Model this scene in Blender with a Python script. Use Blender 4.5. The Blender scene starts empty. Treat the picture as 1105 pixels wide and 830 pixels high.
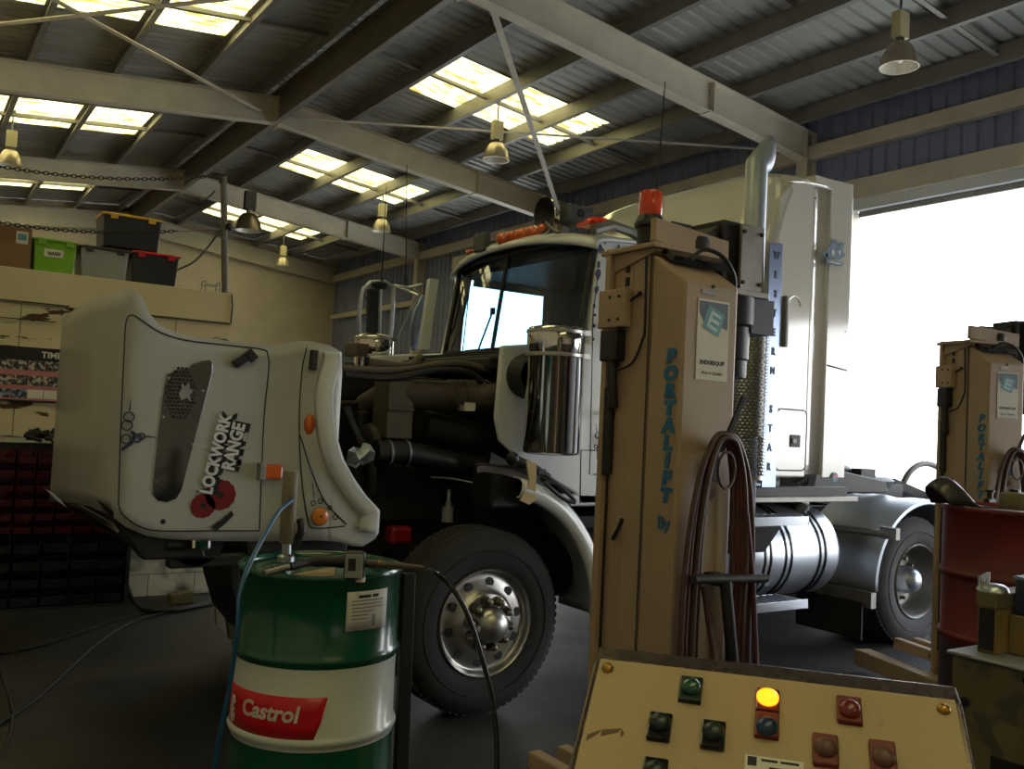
import bpy, bmesh, math, random
from mathutils import Vector, Matrix
random.seed(7)
PI = math.pi
S = bpy.context.scene
COL = S.collection
ORG = {}

# ------------------------------------------------------------------ camera
W0, H0, F0 = 1105.0, 830.0, 992.0
VX, VY = (2030.0, 531.0), (-115.0, 426.0)         # vanishing points of the shed's two horizontal axes
def _ray(u, v): return Vector((u - W0 / 2, -(v - H0 / 2), -F0))
AX = _ray(*VX).normalized()
AY = _ray(*VY); AY = (AY - AX * AX.dot(AY)).normalized()
AZ = AX.cross(AY)
MR = Matrix((AX, AY, AZ))
EYE = Vector((0, 0, 1.62))
def _on(ax, val, u, v):
    d = MR @ _ray(u, v)
    return EYE + d * ((val - EYE[ax]) / d[ax])
def fx(v, a, b): return _on(0, v, a, b)
def fy(v, a, b): return _on(1, v, a, b)
def fz(v, a, b): return _on(2, v, a, b)
cam = bpy.data.cameras.new('camera')
cam.sensor_width = 36; cam.lens = F0 / W0 * 36; cam.clip_end = 300; cam.clip_start = .05
co = bpy.data.objects.new('camera', cam); COL.objects.link(co)
co.matrix_world = Matrix.Translation(EYE) @ MR.to_4x4()
S.camera = co

# --------------------------------------------------------------- materials
def lin(c):
    return tuple(((x / 12.92) if x <= .04045 else ((x + .055) / 1.055) ** 2.4) for x in c)
def mat(name, col, rough=.5, metal=0, vary=0.0, scale=6, bump=0.0, bscale=30, spots=None, spot_scale=4, spot_lo=.55, spot_hi=.62, coat=0, stretch=None, rvary=0, detail=4):
    """procedural material; col in sRGB 0..1"""
    m = bpy.data.materials.new(name); m.use_nodes = True
    nt = m.node_tree; N = nt.nodes; L = nt.links
    b = N['Principled BSDF']
    c = lin(col) + (1,)
    b.inputs['Base Color'].default_value = c
    b.inputs['Roughness'].default_value = rough
    b.inputs['Metallic'].default_value = metal
    if coat: b.inputs['Coat Weight'].default_value = coat; b.inputs['Coat Roughness'].default_value = .08
    tc = N.new('ShaderNodeTexCoord'); mp = N.new('ShaderNodeMapping')
    L.new(tc.outputs['Object'], mp.inputs[0])
    if stretch: mp.inputs['Scale'].default_value = stretch
    def noise(sc, dt=detail):
        n = N.new('ShaderNodeTexNoise'); n.inputs['Scale'].default_value = sc; n.inputs['Detail'].default_value = dt
        L.new(mp.outputs[0], n.inputs['Vector']); return n
    src = None
    if vary:
        n = noise(scale); r = N.new('ShaderNodeValToRGB')
        r.color_ramp.elements[0].position = .3; r.color_ramp.elements[1].position = .7
        k0, k1 = 1 - vary, 1 + vary * .5
        r.color_ramp.elements[0].color = tuple(min(1, x * k0) for x in c[:3]) + (1,)
        r.color_ramp.elements[1].color = tuple(min(1, x * k1) for x in c[:3]) + (1,)
        L.new(n.outputs[0], r.inputs[0]); src = r.outputs[0]
    if spots:
        n = noise(spot_scale, 8); r = N.new('ShaderNodeValToRGB')
        r.color_ramp.elements[0].position = spot_lo; r.color_ramp.elements[1].position = spot_hi
        L.new(n.outputs[0], r.inputs[0])
        mx = N.new('ShaderNodeMix'); mx.data_type = 'RGBA'
        L.new(r.outputs[0], mx.inputs[0])
        if src: L.new(src, mx.inputs[6])
        else: mx.inputs[6].default_value = c
        mx.inputs[7].default_value = lin(spots) + (1,)
        src = mx.outputs[2]
    if src: L.new(src, b.inputs['Base Color'])
    if rvary:
        n = noise(scale * 1.7); r = N.new('ShaderNodeMapRange')
        r.inputs[3].default_value = max(.02, rough - rvary); r.inputs[4].default_value = min(1, rough + rvary)
        L.new(n.outputs[0], r.inputs[0]); L.new(r.outputs[0], b.inputs['Roughness'])
    if bump:
        n = noise(bscale); bp = N.new('ShaderNodeBump'); bp.inputs['Strength'].default_value = bump; bp.inputs['Distance'].default_value = .01
        L.new(n.outputs[0], bp.inputs['Height']); L.new(bp.outputs[0], b.inputs['Normal'])
    return m
def emis(name, col, st):
    m = mat(name, col, .3); b = m.node_tree.nodes['Principled BSDF']
    b.inputs['Emission Color'].default_value = lin(col) + (1,); b.inputs['Emission Strength'].default_value = st
    return m
M = {}
M['steel_cream'] = mat('cream painted steel', (.82, .79, .72), .55, 0, .12, 3, .05, 20)
M['purlin'] = mat('galvanised purlin steel', (.54, .53, .51), .5, .25, .15, 2)
M['roof'] = mat('corrugated roof sheet', (.63, .63, .61), .55, .2, .22, 1.3, stretch=(.3, 1, 1))
M['blue_sheet'] = mat('blue grey wall cladding', (.52, .55, .67), .5, 0, .1, 2)
M['cream_wall'] = mat('cream painted blockwork', (.80, .75, .65), .8, 0, .10, 2, .1, 40)
M['cream_band'] = mat('cream painted ply fascia', (.80, .75, .62), .7, 0, .08, 1.2)
M['white_block'] = mat('grubby white painted blocks', (.80, .79, .72), .8, 0, .15, 3, .2, 30, spots=(.18, .17, .15), spot_scale=3.2, spot_lo=.52, spot_hi=.68)
M['peel'] = mat('cream paint flaking to brown', (.80, .75, .62), .8, 0, .1, 3, spots=(.30, .20, .10), spot_scale=5, spot_lo=.60, spot_hi=.63, stretch=(.6, 1, 2))
M['concrete'] = mat('dark oil stained concrete', (.155, .15, .145), .62, 0, .35, 1.2, .25, 25, spots=(.10, .10, .10), spot_scale=1.7, spot_lo=.5, spot_hi=.7, rvary=.15)
M['apron'] = mat('pale concrete apron', (.72, .71, .68), .9, 0, .1, 1)
M['white_paint'] = mat('white truck paint', (.87, .89, .91), .28, 0, .04, 2, coat=.5)
M['hood_paint'] = mat('off white gelcoat', (.70, .71, .70), .4, 0, .08, 2.5, coat=.3)
M['sleeper_paint'] = mat('cream white sleeper paint', (.88, .87, .84), .14, 0, .03, 2, coat=1)
M['chrome'] = mat('polished stainless', (.86, .85, .83), .08, 1, .05, 4)
M['alloy'] = mat('polished aluminium', (.74, .73, .71), .36, 1, .12, 7, rvary=.08)
M['alu'] = mat('dull aluminium', (.72, .74, .78), .34, .9, .12, 4, rvary=.08)
M['alu_guard'] = mat('weathered aluminium mudguard', (.68, .71, .75), .45, .55, .2, 3, rvary=.1)
M['galv'] = mat('zinc steel', (.55, .54, .52), .45, .6, .2, 10)
M['rubber'] = mat('tyre rubber', (.135, .135, .14), .8, 0, .2, 8, .15, 60)
M['rubber_dusty'] = mat('dusty tyre rubber', (.27, .27, .28), .85, 0, .25, 6, .15, 60)
M['black'] = mat('black plastic', (.09, .09, .095), .5, 0, .15, 8)
M['black_gloss'] = mat('black gloss', (.05, .05, .055), .22, 0)
M['grease'] = mat('oily black engine iron', (.115, .11, .105), .55, .1, .4, 7, .4, 18)
M['dark_steel'] = mat('dark chassis steel', (.16, .155, .155), .55, .2, .3, 5)
M['duct'] = mat('dusty silicone duct', (.32, .28, .25), .6, 0, .2, 7)
M['tank_beige'] = mat('aged beige plastic', (.47, .43, .35), .6, 0, .25, 6)
M['lift'] = mat('tan powder coat', (.64, .555, .46), .5, 0, .09, 2, .05, 15, spots=(.38, .27, .19), spot_scale=9, spot_lo=.71, spot_hi=.74)
M['panel'] = mat('yellow tan console face', (.69, .61, .46), .5, 0, .07, 5, spots=(.45, .35, .22), spot_scale=8, spot_lo=.70, spot_hi=.74)
M['console_edge'] = mat('worn brown grey console steel', (.42, .37, .35), .27, .75, .25, 14, rvary=.08)
M['letter_blue'] = mat('blue vinyl lettering', (.16, .42, .58), .5)
M['letter_navy'] = mat('navy vinyl', (.12, .16, .32), .5)
M['ink'] = mat('black ink', (.06, .06, .07), .6)
M['paper'] = mat('white paper label', (.84, .83, .80), .7, 0, .05, 20)
M['card'] = mat('brown cardboard', (.50, .38, .26), .85, 0, .08, 6)
M['green_drum'] = mat('green drum enamel', (.02, .31, .21), .22, 0, .08, 3, coat=.4)
M['white_drum'] = mat('white drum enamel', (.80, .82, .79), .28, 0, .05, 4, coat=.3)
M['label_red'] = mat('red drum label', (.80, .07, .14), .35, 0)
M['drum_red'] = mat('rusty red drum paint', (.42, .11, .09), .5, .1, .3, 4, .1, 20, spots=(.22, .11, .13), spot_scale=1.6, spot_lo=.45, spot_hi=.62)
M['hose_red'] = mat('maroon rubber air hose', (.34, .17, .18), .5, 0, .25, 9)
M['hose_blue'] = mat('blue plastic hose', (.12, .33, .50), .3, 0)
M['amber'] = mat('amber lens', (.80, .36, .13), .25, 0, coat=.5)
M['orange'] = mat('orange beacon lens', (.88, .24, .05), .2, 0, coat=.5)
M['red'] = mat('red plastic', (.62, .09, .08), .35, 0)
M['bin_red'] = mat('dark red bin plastic', (.30, .07, .08), .28, 0)
M['bin_black'] = mat('navy black bin plastic', (.11, .11, .15), .4, 0)
M['tub_black'] = mat('charcoal storage tub plastic', (.13, .14, .17), .4, 0, .1, 5)
M['tub_grey'] = mat('cloudy grey plastic tub', (.56, .57, .57), .4, 0, .12, 3)
M['tub_green'] = mat('lime green tub plastic', (.46, .68, .18), .4, 0, .05, 4)
M['lid_yellow'] = mat('yellow tub lid', (.80, .64, .20), .4, 0)
M['lid_red'] = mat('crimson tub lid', (.72, .10, .18), .4, 0)
M['timber'] = mat('rough sawn timber', (.62, .52, .36), .8, 0, .2, 4, .2, 20, stretch=(1, 8, 8))
M['machine'] = mat('grubby olive machine paint', (.42, .39, .27), .55, 0, .25, 5, spots=(.30, .29, .24), spot_scale=11, spot_lo=.55, spot_hi=.62)
M['navy'] = mat('navy blue crate plastic', (.13, .16, .25), .45, 0)
M['but_green'] = mat('dark green push button', (.05, .28, .20), .25, 0, coat=.4)
M['but_red'] = mat('dark red push button', (.42, .09, .09), .3, 0, coat=.4)
M['but_brown'] = mat('grimy brown push button', (.38, .26, .22), .4, 0)
M['but_blue'] = mat('blue push button', (.08, .20, .34), .3, 0)
M['lamp_lit'] = emis('lit amber indicator', (1.0, .55, .08), 9)
M['bell'] = mat('spun aluminium lamp reflector', (.72, .67, .58), .3, .55, .1, 6)
M['bell_in'] = mat('white lamp reflector inside', (.90, .88, .82), .35, .1)
M['bell_dark'] = mat('tarnished lamp reflector', (.40, .36, .31), .35, .6, .1, 6)
M['cream_box'] = mat('cream lamp gear box', (.80, .76, .60), .5, 0, .05, 6)
M['pole'] = mat('grey steel pole', (.42, .41, .40), .5, .4, .1, 5)
M['seat'] = mat('grey steel scoop', (.30, .28, .29), .35, .5, .2, 8)
M['brass'] = mat('brass screw', (.65, .50, .25), .3, .9)
M['pink'] = mat('pink poster print', (.72, .46, .48), .6)
M['picture'] = mat('poster picture print', (.25, .26, .28), .6, 0, .9, 55, spots=(.72, .70, .66), spot_scale=30, spot_lo=.5, spot_hi=.6)
M['picture_blue'] = mat('blue poster picture print', (.20, .26, .38), .6, 0, .9, 55, spots=(.62, .66, .70), spot_scale=30, spot_lo=.5, spot_hi=.6)
M['rib_blue'] = mat('bluish polished trim plate', (.56, .62, .74), .25, .7, .15, 4)
M['car_white'] = mat('white car paint', (.9, .9, .9), .3, 0)
M['rope'] = mat('twine', (.55, .52, .46), .8)
M['logo_blue'] = mat('steel blue decal', (.30, .42, .52), .5)
M['tape'] = mat('masking tape', (.75, .66, .48), .7)
def glassy(name, tint, refl, alpha, rough=.02):
    m = bpy.data.materials.new(name); m.use_nodes = True; nt = m.node_tree; N = nt.nodes; L = nt.links; N.clear()
    o = N.new('ShaderNodeOutputMaterial'); t = N.new('ShaderNodeBsdfTransparent'); g = N.new('ShaderNodeBsdfGlossy'); x = N.new('ShaderNodeMixShader')
    t.inputs[0].default_value = lin(tint) + (1,); g.inputs[0].default_value = (refl, refl, refl, 1); g.inputs['Roughness'].default_value = rough
    fr = N.new('ShaderNodeFresnel'); fr.inputs[0].default_value = 1.5
    ad = N.new('ShaderNodeMath'); ad.operation = 'ADD'; ad.inputs[1].default_value = alpha
    L.new(fr.outputs[0], ad.inputs[0]); L.new(ad.outputs[0], x.inputs[0]); L.new(t.outputs[0], x.inputs[1]); L.new(g.outputs[0], x.inputs[2]); L.new(x.outputs[0], o.inputs[0])
    return m
M['windscreen'] = glassy('tinted windscreen glass', (.66, .80, .86), .9, .02)
M['glass_far'] = glassy('blue tinted door glass', (.88, .95, .98), .9, .02)
def skylight_mat():
    m = bpy.data.materials.new('aged translucent fibreglass sheet'); m.use_nodes = True; nt = m.node_tree; N = nt.nodes; L = nt.links; N.clear()
    o = N.new('ShaderNodeOutputMaterial'); t = N.new('ShaderNodeBsdfTranslucent'); d = N.new('ShaderNodeBsdfDiffuse'); x = N.new('ShaderNodeMixShader'); x.inputs[0].default_value = .2
    tc = N.new('ShaderNodeTexCoord'); n = N.new('ShaderNodeTexNoise'); n.inputs['Scale'].default_value = 9; n.inputs['Detail'].default_value = 6; mp = N.new('ShaderNodeMapping'); mp.inputs['Scale'].default_value = (.35, 2.2, 1); L.new(tc.outputs['Object'], mp.inputs[0])
    r = N.new('ShaderNodeValToRGB'); r.color_ramp.elements[0].position = .40; r.color_ramp.elements[1].position = .56
    r.color_ramp.elements[0].color = lin((.50, .42, .18)) + (1,); r.color_ramp.elements[1].color = lin((.92, .86, .60)) + (1,)
    L.new(mp.outputs[0], n.inputs['Vector']); L.new(n.outputs[0], r.inputs[0]); L.new(r.outputs[0], t.inputs[0]); d.inputs[0].default_value = (.5, .45, .3, 1)
    L.new(t.outputs[0], x.inputs[1]); L.new(d.outputs[0], x.inputs[2]); L.new(x.outputs[0], o.inputs[0]); return m
M['skylight'] = skylight_mat()

# ------------------------------------------------------------ mesh builder
class MB:
    def __init__(s): s.v = []; s.f = []; s.mi = []; s.k = 0
    def m(s, k): s.k = k; return s
    def add(s, vs, fs):
        o = len(s.v); s.v += [Vector(p) for p in vs]
        for f in fs: s.f.append([o + i for i in f]); s.mi.append(s.k)
        return s
    def box(s, c, d, R=None):
        x, y, z = [q / 2 for q in d]; c = Vector(c)
        vs = [Vector((a * x, b * y, e * z)) for a in (-1, 1) for b in (-1, 1) for e in (-1, 1)]
        if R is not None: vs = [R @ p for p in vs]
        return s.add([c + p for p in vs], [(0, 1, 3, 2), (4, 6, 7, 5), (0, 4, 5, 1), (2, 3, 7, 6), (0, 2, 6, 4), (1, 5, 7, 3)])
    def bb(s, a, b):
        return s.box([(p + q) / 2 for p, q in zip(a, b)], [abs(q - p) for p, q in zip(a, b)])
    def hexa(s, p):   # 8 points, bottom loop then top loop
        return s.add(p, [(3, 2, 1, 0), (4, 5, 6, 7), (0, 1, 5, 4), (1, 2, 6, 5), (2, 3, 7, 6), (3, 0, 4, 7)])
    def prism(s, poly, d, R=None):   # poly: 3D points, extruded by vector d
        n = len(poly); d = Vector(d); a = [Vector(p) for p in poly]; b = [p + d for p in a]
        return s.add(a + b, [list(range(n - 1, -1, -1)), list(range(n, 2 * n))] + [(i, (i + 1) % n, n + (i + 1) % n, n + i) for i in range(n)])
    def cyl(s, a, b, r, r2=None, n=16, cap=True):
        a = Vector(a); b = Vector(b); r2 = r if r2 is None else r2
        w = (b - a).normalized(); u = w.orthogonal().normalized(); q = w.cross(u)
        vs = []
        for c, rr in ((a, r), (b, r2)):
            for i in range(n):
                t = 2 * PI * i / n; vs.append(c + (u * math.cos(t) + q * math.sin(t)) * rr)
        fs = [(i, (i + 1) % n, n + (i + 1) % n, n + i) for i in range(n)]
        if cap: fs += [list(range(n - 1, -1, -1)), list(range(n, 2 * n))]
        return s.add(vs, fs)
    def tube(s, pts, r, n=8, closed=False, cap=True):
        pts = [Vector(p) for p in pts]; m = len(pts); vs = []
        pu = None
        for i, p in enumerate(pts):
            if closed: t = (pts[(i + 1) % m] - pts[i - 1]).normalized()
            else: t = (pts[min(i + 1, m - 1)] - pts[max(i - 1, 0)]).normalized()
            u = t.orthogonal().normalized() if pu is None else (pu - t * t.dot(pu)).normalized()
            pu = u; q = t.cross(u); rr = r[i] if isinstance(r, (list, tuple)) else r
            for k in range(n):
                a = 2 * PI * k / n; vs.append(p + (u * math.cos(a) + q * math.sin(a)) * rr)
        fs = []
        for i in range(m if closed else m - 1):
            j = (i + 1) % m
            for k in range(n): fs.append((i * n + k, i * n + (k + 1) % n, j * n + (k + 1) % n, j * n + k))
        if cap and not closed: fs += [list(range(n - 1, -1, -1)), [(m - 1) * n + k for k in range(n)]]
        return s.add(vs, fs)
    def lathe(s, prof, o, w=(0, 0, 1), n=40, a0=0, a1=2 * PI, u=None):   # prof: (radius, height along w)
        o = Vector(o); w = Vector(w).normalized(); u = (Vector(u) if u else w.orthogonal()).normalized(); q = w.cross(u)
        full = abs(a1 - a0 - 2 * PI) < 1e-6; nn = n if full else n + 1; vs = []
        for i in range(nn):
            t = a0 + (a1 - a0) * i / n; d = u * math.cos(t) + q * math.sin(t)
            for r, h in prof: vs.append(o + d * r + w * h)
        m = len(prof); fs = []
        for i in range(n):
            j = (i + 1) % nn
            for k in range(m - 1): fs.append((i * m + k, j * m + k, j * m + k + 1, i * m + k + 1))
        return s.add(vs, fs)
    def ball(s, c, r, sc=(1, 1, 1), n=16, m=10, lo=0, hi=PI):
        pr = [(math.sin(lo + (hi - lo) * i / m) * r, math.cos(lo + (hi - lo) * i / m) * r) for i in range(m + 1)]
        c = Vector(c); b = MB().lathe(pr, (0, 0, 0), (0, 0, 1), n)
        return s.add([c + Vector((p.x * sc[0], p.y * sc[1], p.z * sc[2])) for p in b.v], b.f)
    def grid(s, rows):
        m = len(rows); n = len(rows[0]); vs = [p for r in rows for p in r]
        return s.add(vs, [(i * n + k, i * n + k + 1, (i + 1) * n + k + 1, (i + 1) * n + k) for i in range(m - 1) for k in range(n - 1)])
    def build(s, name, mats, parent=None, smooth=False, bevel=0, solid=0, seg=2, label=None, loc=None, auto=40):
        me = bpy.data.meshes.new(name)
        L = Vector((0, 0, 0))
        if loc is not None: L = Vector(loc)
        elif parent is not None:
            r = parent
            while r.parent: r = r.parent
            L = Vector(ORG.get(r.name, (0, 0, 0)))
        me.from_pydata([tuple(p - L) for p in s.v], [], s.f)
        if not isinstance(mats, (list, tuple)): mats = [mats]
        for m_ in mats: me.materials.append(M[m_] if isinstance(m_, str) else m_)
        me.polygons.foreach_set('material_index', s.mi)
        bm = bmesh.new(); bm.from_mesh(me)
        bmesh.ops.remove_doubles(bm, verts=bm.verts, dist=1e-5)
        bmesh.ops.recalc_face_normals(bm, faces=bm.faces)
        if smooth:
            ca = math.cos(math.radians(auto))
            for f in bm.faces: f.smooth = True
            for e in bm.edges:
                if len(e.link_faces) == 2 and e.link_faces[0].normal.dot(e.link_faces[1].normal) < ca: e.smooth = False
        bm.to_mesh(me); bm.free()
        o = bpy.data.objects.new(name, me); COL.objects.link(o)
        if parent is not None: o.parent = parent
        elif loc is not None: o.location = L; ORG[o.name] = tuple(L)
        if solid:
            q = o.modifiers.new('solid', 'SOLIDIFY'); q.thickness = solid; q.offset = 0
        if bevel:
            q = o.modifiers.new('bevel', 'BEVEL'); q.width = bevel; q.segments = seg; q.limit_method = 'ANGLE'; q.angle_limit = .6; q.harden_normals = False
        if label: o['label'] = label
        return o
def thing(name, label, cat, loc=(0, 0, 0), group=None):
    o = bpy.data.objects.new(name, None); COL.objects.link(o); o.location = loc; o.empty_display_size = .1
    o['label'] = label; o['category'] = cat; ORG[o.name] = tuple(loc)
    if group: o['group'] = group
    return o
def tag(o, label, cat, group=None, kind=None):
    o['label'] = label; o['category'] = cat
    if group: o['group'] = group
    if kind: o['kind'] = kind
    return o
def struct(name, mb, m, **k):
    o = mb.build(name, m, **k); o['kind'] = 'structure'; return o
def copy_tree(o, parent=None):
    c = o.copy(); COL.objects.link(c)
    if parent: c.parent = parent
    for ch in [x for x in bpy.data.objects if x.parent == o]: copy_tree(ch, c)
    return c
def arc(c, r, a0, a1, n, u=(1, 0, 0), v=(0, 0, 1)):
    c = Vector(c); u = Vector(u); v = Vector(v)
    return [c + u * (r * math.cos(a0 + (a1 - a0) * i / n)) + v * (r * math.sin(a0 + (a1 - a0) * i / n)) for i in range(n + 1)]
def spline(P, n=8):
    P = [Vector(p) for p in P]; Q = [P[0] * 2 - P[1]] + P + [P[-1] * 2 - P[-2]]; out = []
    for i in range(1, len(Q) - 2):
        a, b, c, d = Q[i - 1], Q[i], Q[i + 1], Q[i + 2]
        for k in range(n):
            t = k / n
            out.append(.5 * ((2 * b) + (c - a) * t + (2 * a - 5 * b + 4 * c - d) * t * t + (3 * b - a - 3 * c + d) * t ** 3))
    out.append(P[-1]); return out
def text(name, s, size, o, u, v, m, parent, ext=.0015, fat=0.0, shear=0, sx=1, align='CENTER', label=None, space=1, lift=.002):
    """lettering lying on a surface: o = anchor, u = reading direction, v = up"""
    cu = bpy.data.curves.new('t', 'FONT'); cu.body = s; cu.size = size; cu.extrude = ext; cu.offset = fat; cu.shear = shear
    cu.align_x = align; cu.align_y = 'CENTER'; cu.space_character = space; cu.resolution_u = 3
    t = bpy.data.objects.new('t', cu); COL.objects.link(t)
    bpy.context.view_layer.update()
    me = bpy.data.meshes.new_from_object(t.evaluated_get(bpy.context.evaluated_depsgraph_get()))
    bpy.data.objects.remove(t); bpy.data.curves.remove(cu)
    u = Vector(u).normalized(); v = Vector(v).normalized(); w = u.cross(v); o = Vector(o) + w * lift
    b = MB(); b.add([o + u * (p.co.x * sx) + v * p.co.y + w * p.co.z for p in me.vertices], [list(f.vertices) for f in me.polygons])
    bpy.data.meshes.remove(me)
    return b.build(name, m, parent, label=label)
M['label_dark'] = mat('deep red vinyl', (.46, .09, .10), .4, 0)
M['but_dkgreen'] = mat('near black green plastic', (.07, .15, .13), .35, 0)
M['but_redtop'] = mat('red edged switch frame', (.42, .13, .10), .4, 0)
M['smudge'] = mat('grease smudge', (.40, .33, .24), .7)
EXPO = -1.5
M['case_ochre'] = mat('ochre case side', (.50, .42, .25), .6, 0, .15, 5)
M['drum_dark'] = mat('dark maroon drum paint', (.25, .14, .16), .5, .1, .3, 4, .1, 20)
M['engine_beige'] = mat('shade darkened beige plastic', (.34, .31, .25), .6, 0, .3, 7)  # darker copy of the beige, engine bay shade put into its colour
M['nut'] = mat('dull steel nut cover', (.52, .50, .47), .35, .85, .2, 20)
M['machine_grey'] = mat('greenish grey cast housing', (.30, .32, .31), .5, .2, .3, 14)
M['lens'] = glassy('orange beacon lens', (.95, .30, .06), .5, .05, .1)
M['plate_dark'] = mat('dull mirror steel', (.42, .43, .44), .12, 1, .1, 6)
M['amber_y'] = mat('yellow amber lens', (.80, .46, .14), .3, 0, coat=.4)
M['ridge_steel'] = mat('brown shaded ridge steel', (.42, .39, .35), .55, 0, .15, 3)  # web colour darkened to stand in for its side turned from the light
for k_ in ('sleeper_paint', 'white_paint'): M[k_].node_tree.nodes['Principled BSDF'].inputs['Specular IOR Level'].default_value = .8
M['lens'] = mat('orange beacon lens', (.92, .28, .06), .2, 0, coat=.5); M['lens'].node_tree.nodes['Principled BSDF'].inputs['Alpha'].default_value = .72
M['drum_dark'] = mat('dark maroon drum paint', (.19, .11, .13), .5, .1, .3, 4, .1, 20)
M['cable_dark'] = mat('dusty dark cable', (.09, .088, .085), .8)
# ============================================================ THE SHED
XL, XR, YB, YG = -1.6, 10.0, -8.5, 24.0
RX = 4.5; SR, SL = .12, .105
def under(x, z0): return z0 - (SR * (x - RX) if x > RX else SL * (RX - x))
ZB, ZT, ZP = 5.96, 6.36, 6.565      # rafter underside, rafter top, sheet underside at the ridge
FR = [-2.91, 2.53, 7.97, 13.41, 18.86]

fl = MB().bb((XL - .2, YB - .2, -.2), (XR + .15, YG + .2, 0)); struct('floor', fl, 'concrete')
# roof sheeting: trapezoidal ribs running down the slope, left open where the skylight sheets lie
sky = []
for y0 in (5.25 - .75, 10.32, 15.75, 21.1, -.95, -6.4):
    sky.append((y0, y0 + 1.5, 5.78, 8.4) if y0 > 9 else (y0, y0 + 1.5, 5.62, 5.66)); sky.append((y0, y0 + 1.5, -.9, 3.25))
def ribs(y0, y1, xa, xb, z0, pitch=.19):
    n = max(1, round((y1 - y0) / pitch)); p = (y1 - y0) / n; prof = []
    for i in range(n):
        b = y0 + i * p; prof += [(b, 0), (b + p * .62, 0), (b + p * .7, .03), (b + p * .92, .03)]
    prof.append((y1, 0))
    return [[(x, y, under(x, z0) + h) for y, h in prof] for x in (xa, xb)]
ys = sorted(set([YB - .3] + [a for s in sky for a in s[:2]] + [YG + .2]))
rf = MB()
for a, b in zip(ys, ys[1:]):
    hole = [s for s in sky if abs(s[0] - a) < .01]
    if not hole: segs = [(RX, XR + .5), (XL - .4, RX)]
    else:
        r = [h for h in hole if h[2] > RX][0]; l = [h for h in hole if h[2] < RX][0]
        segs = [(RX, r[2]), (r[3], XR + .5), (XL - .4, l[2]), (l[3], RX)]
    for xa, xb in segs: rf.grid(ribs(a, b, xa, xb, ZP))
struct('ceiling', rf, 'roof')
for i, (a, b, c, d) in enumerate(sky): struct('window_%d' % (i + 1), MB().grid(ribs(a, b, c, d, ZP, .19)), 'skylight')

# frames: universal-beam rafters with stiffener plates and columns
tn = [0]
def trim(mb, m='steel_cream', **k):
    tn[0] += 1; return struct('trim_%d' % tn[0], mb, m, **k)
def ibeam_slope(mb, x0, x1, y, zb, zt, w=.17, t=.014, web=.01):
    def slab(z0f, z1f, yw):
        mb.hexa([(x0, y - yw, z0f(x0)), (x1, y - yw, z0f(x1)), (x1, y + yw, z0f(x1)), (x0, y + yw, z0f(x0)),
                 (x0, y - yw, z1f(x0)), (x1, y - yw, z1f(x1)), (x1, y + yw, z1f(x1)), (x0, y + yw, z1f(x0))])
    B = lambda x: under(x, zb); T = lambda x: under(x, zt)
    slab(B, lambda x: B(x) + t, w / 2); slab(lambda x: T(x) - t, T, w / 2); slab(lambda x: B(x) + t, lambda x: T(x) - t, web / 2)
for y in FR:
    b = MB(); ibeam_slope(b, RX, XR - .02, y, ZB, ZT)
    b.bb((8.05, y - .08, under(8.05, ZB) + .01), (8.065, y + .08, under(8.05, ZT) - .01))       # stiffener
    b.bb((7.98, y - .086, under(8.0, ZB) - .012), (8.1, y + .086, under(8.0, ZB) + .006))
    b.bb((RX - .012, y - .085, ZB - .06), (RX + .012, y + .085, ZT + .03))                     # apex plates
    trim(b)
    b = MB(); ibeam_slope(b, XL + .02, RX, y, ZB, ZT); trim(b)
    c = MB()
    for x, s in ((XR - .1, 1), (XL + .1, -1)):
        zt = under(x, ZT)
        c.bb((x - .1, y - .085, 0), (x - .086, y + .085, zt)); c.bb((x + .086, y - .085, 0), (x + .1, y + .085, zt)); c.bb((x - .09, y - .005, 0), (x + .09, y + .005, zt))
        c.bb((x - .2, y - .13, 0), (x + .2, y + .13, .02))
    trim(c)
# purlins: C sections laid along the shed, lower flange turned down-slope
def purlin(x, s=1, dx=0):
    z1 = under(x, ZP) - .005; z0 = z1 - .2; b = MB()
    b.bb((x - .003, YB, z0), (x + .003, YG, z1)); b.bb((x, YB, z0), (x + s * .07, YG, z0 + .006)); b.bb((x, YB, z1 - .006), (x + s * .07, YG, z1))
    b.bb((x + s * .066, YB, z0), (x + s * .07, YG, z0 + .02)); trim(b, 'purlin')
for x in (5.6, 6.65, 7.62, 8.62, 9.58): purlin(x, 1)
b = MB().bb((4.50, YB, ZB + .015), (4.508, YG, 6.46)).bb((4.435, YB, 6.44), (4.505, YG, 6.452))
trim(b, 'ridge_steel')
b = MB().bb((4.435, YB, ZB), (4.52, YG, ZB + .012)); trim(b, 'purlin')   # ridge beam
for x in (4.26, 3.3, 2.25, 1.22, .15, -.9): purlin(x, -1)
trim(MB().bb((4.1, YB, ZP + .035), (4.9, YG, ZP + .045)).bb((4.1, YB, ZP - .02), (4.12, YG, ZP + .035)).bb((4.88, YB, ZP - .02), (4.9, YG, ZP + .035)), 'roof')   # capping added out of sight to stop light leaking at the ridge
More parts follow.
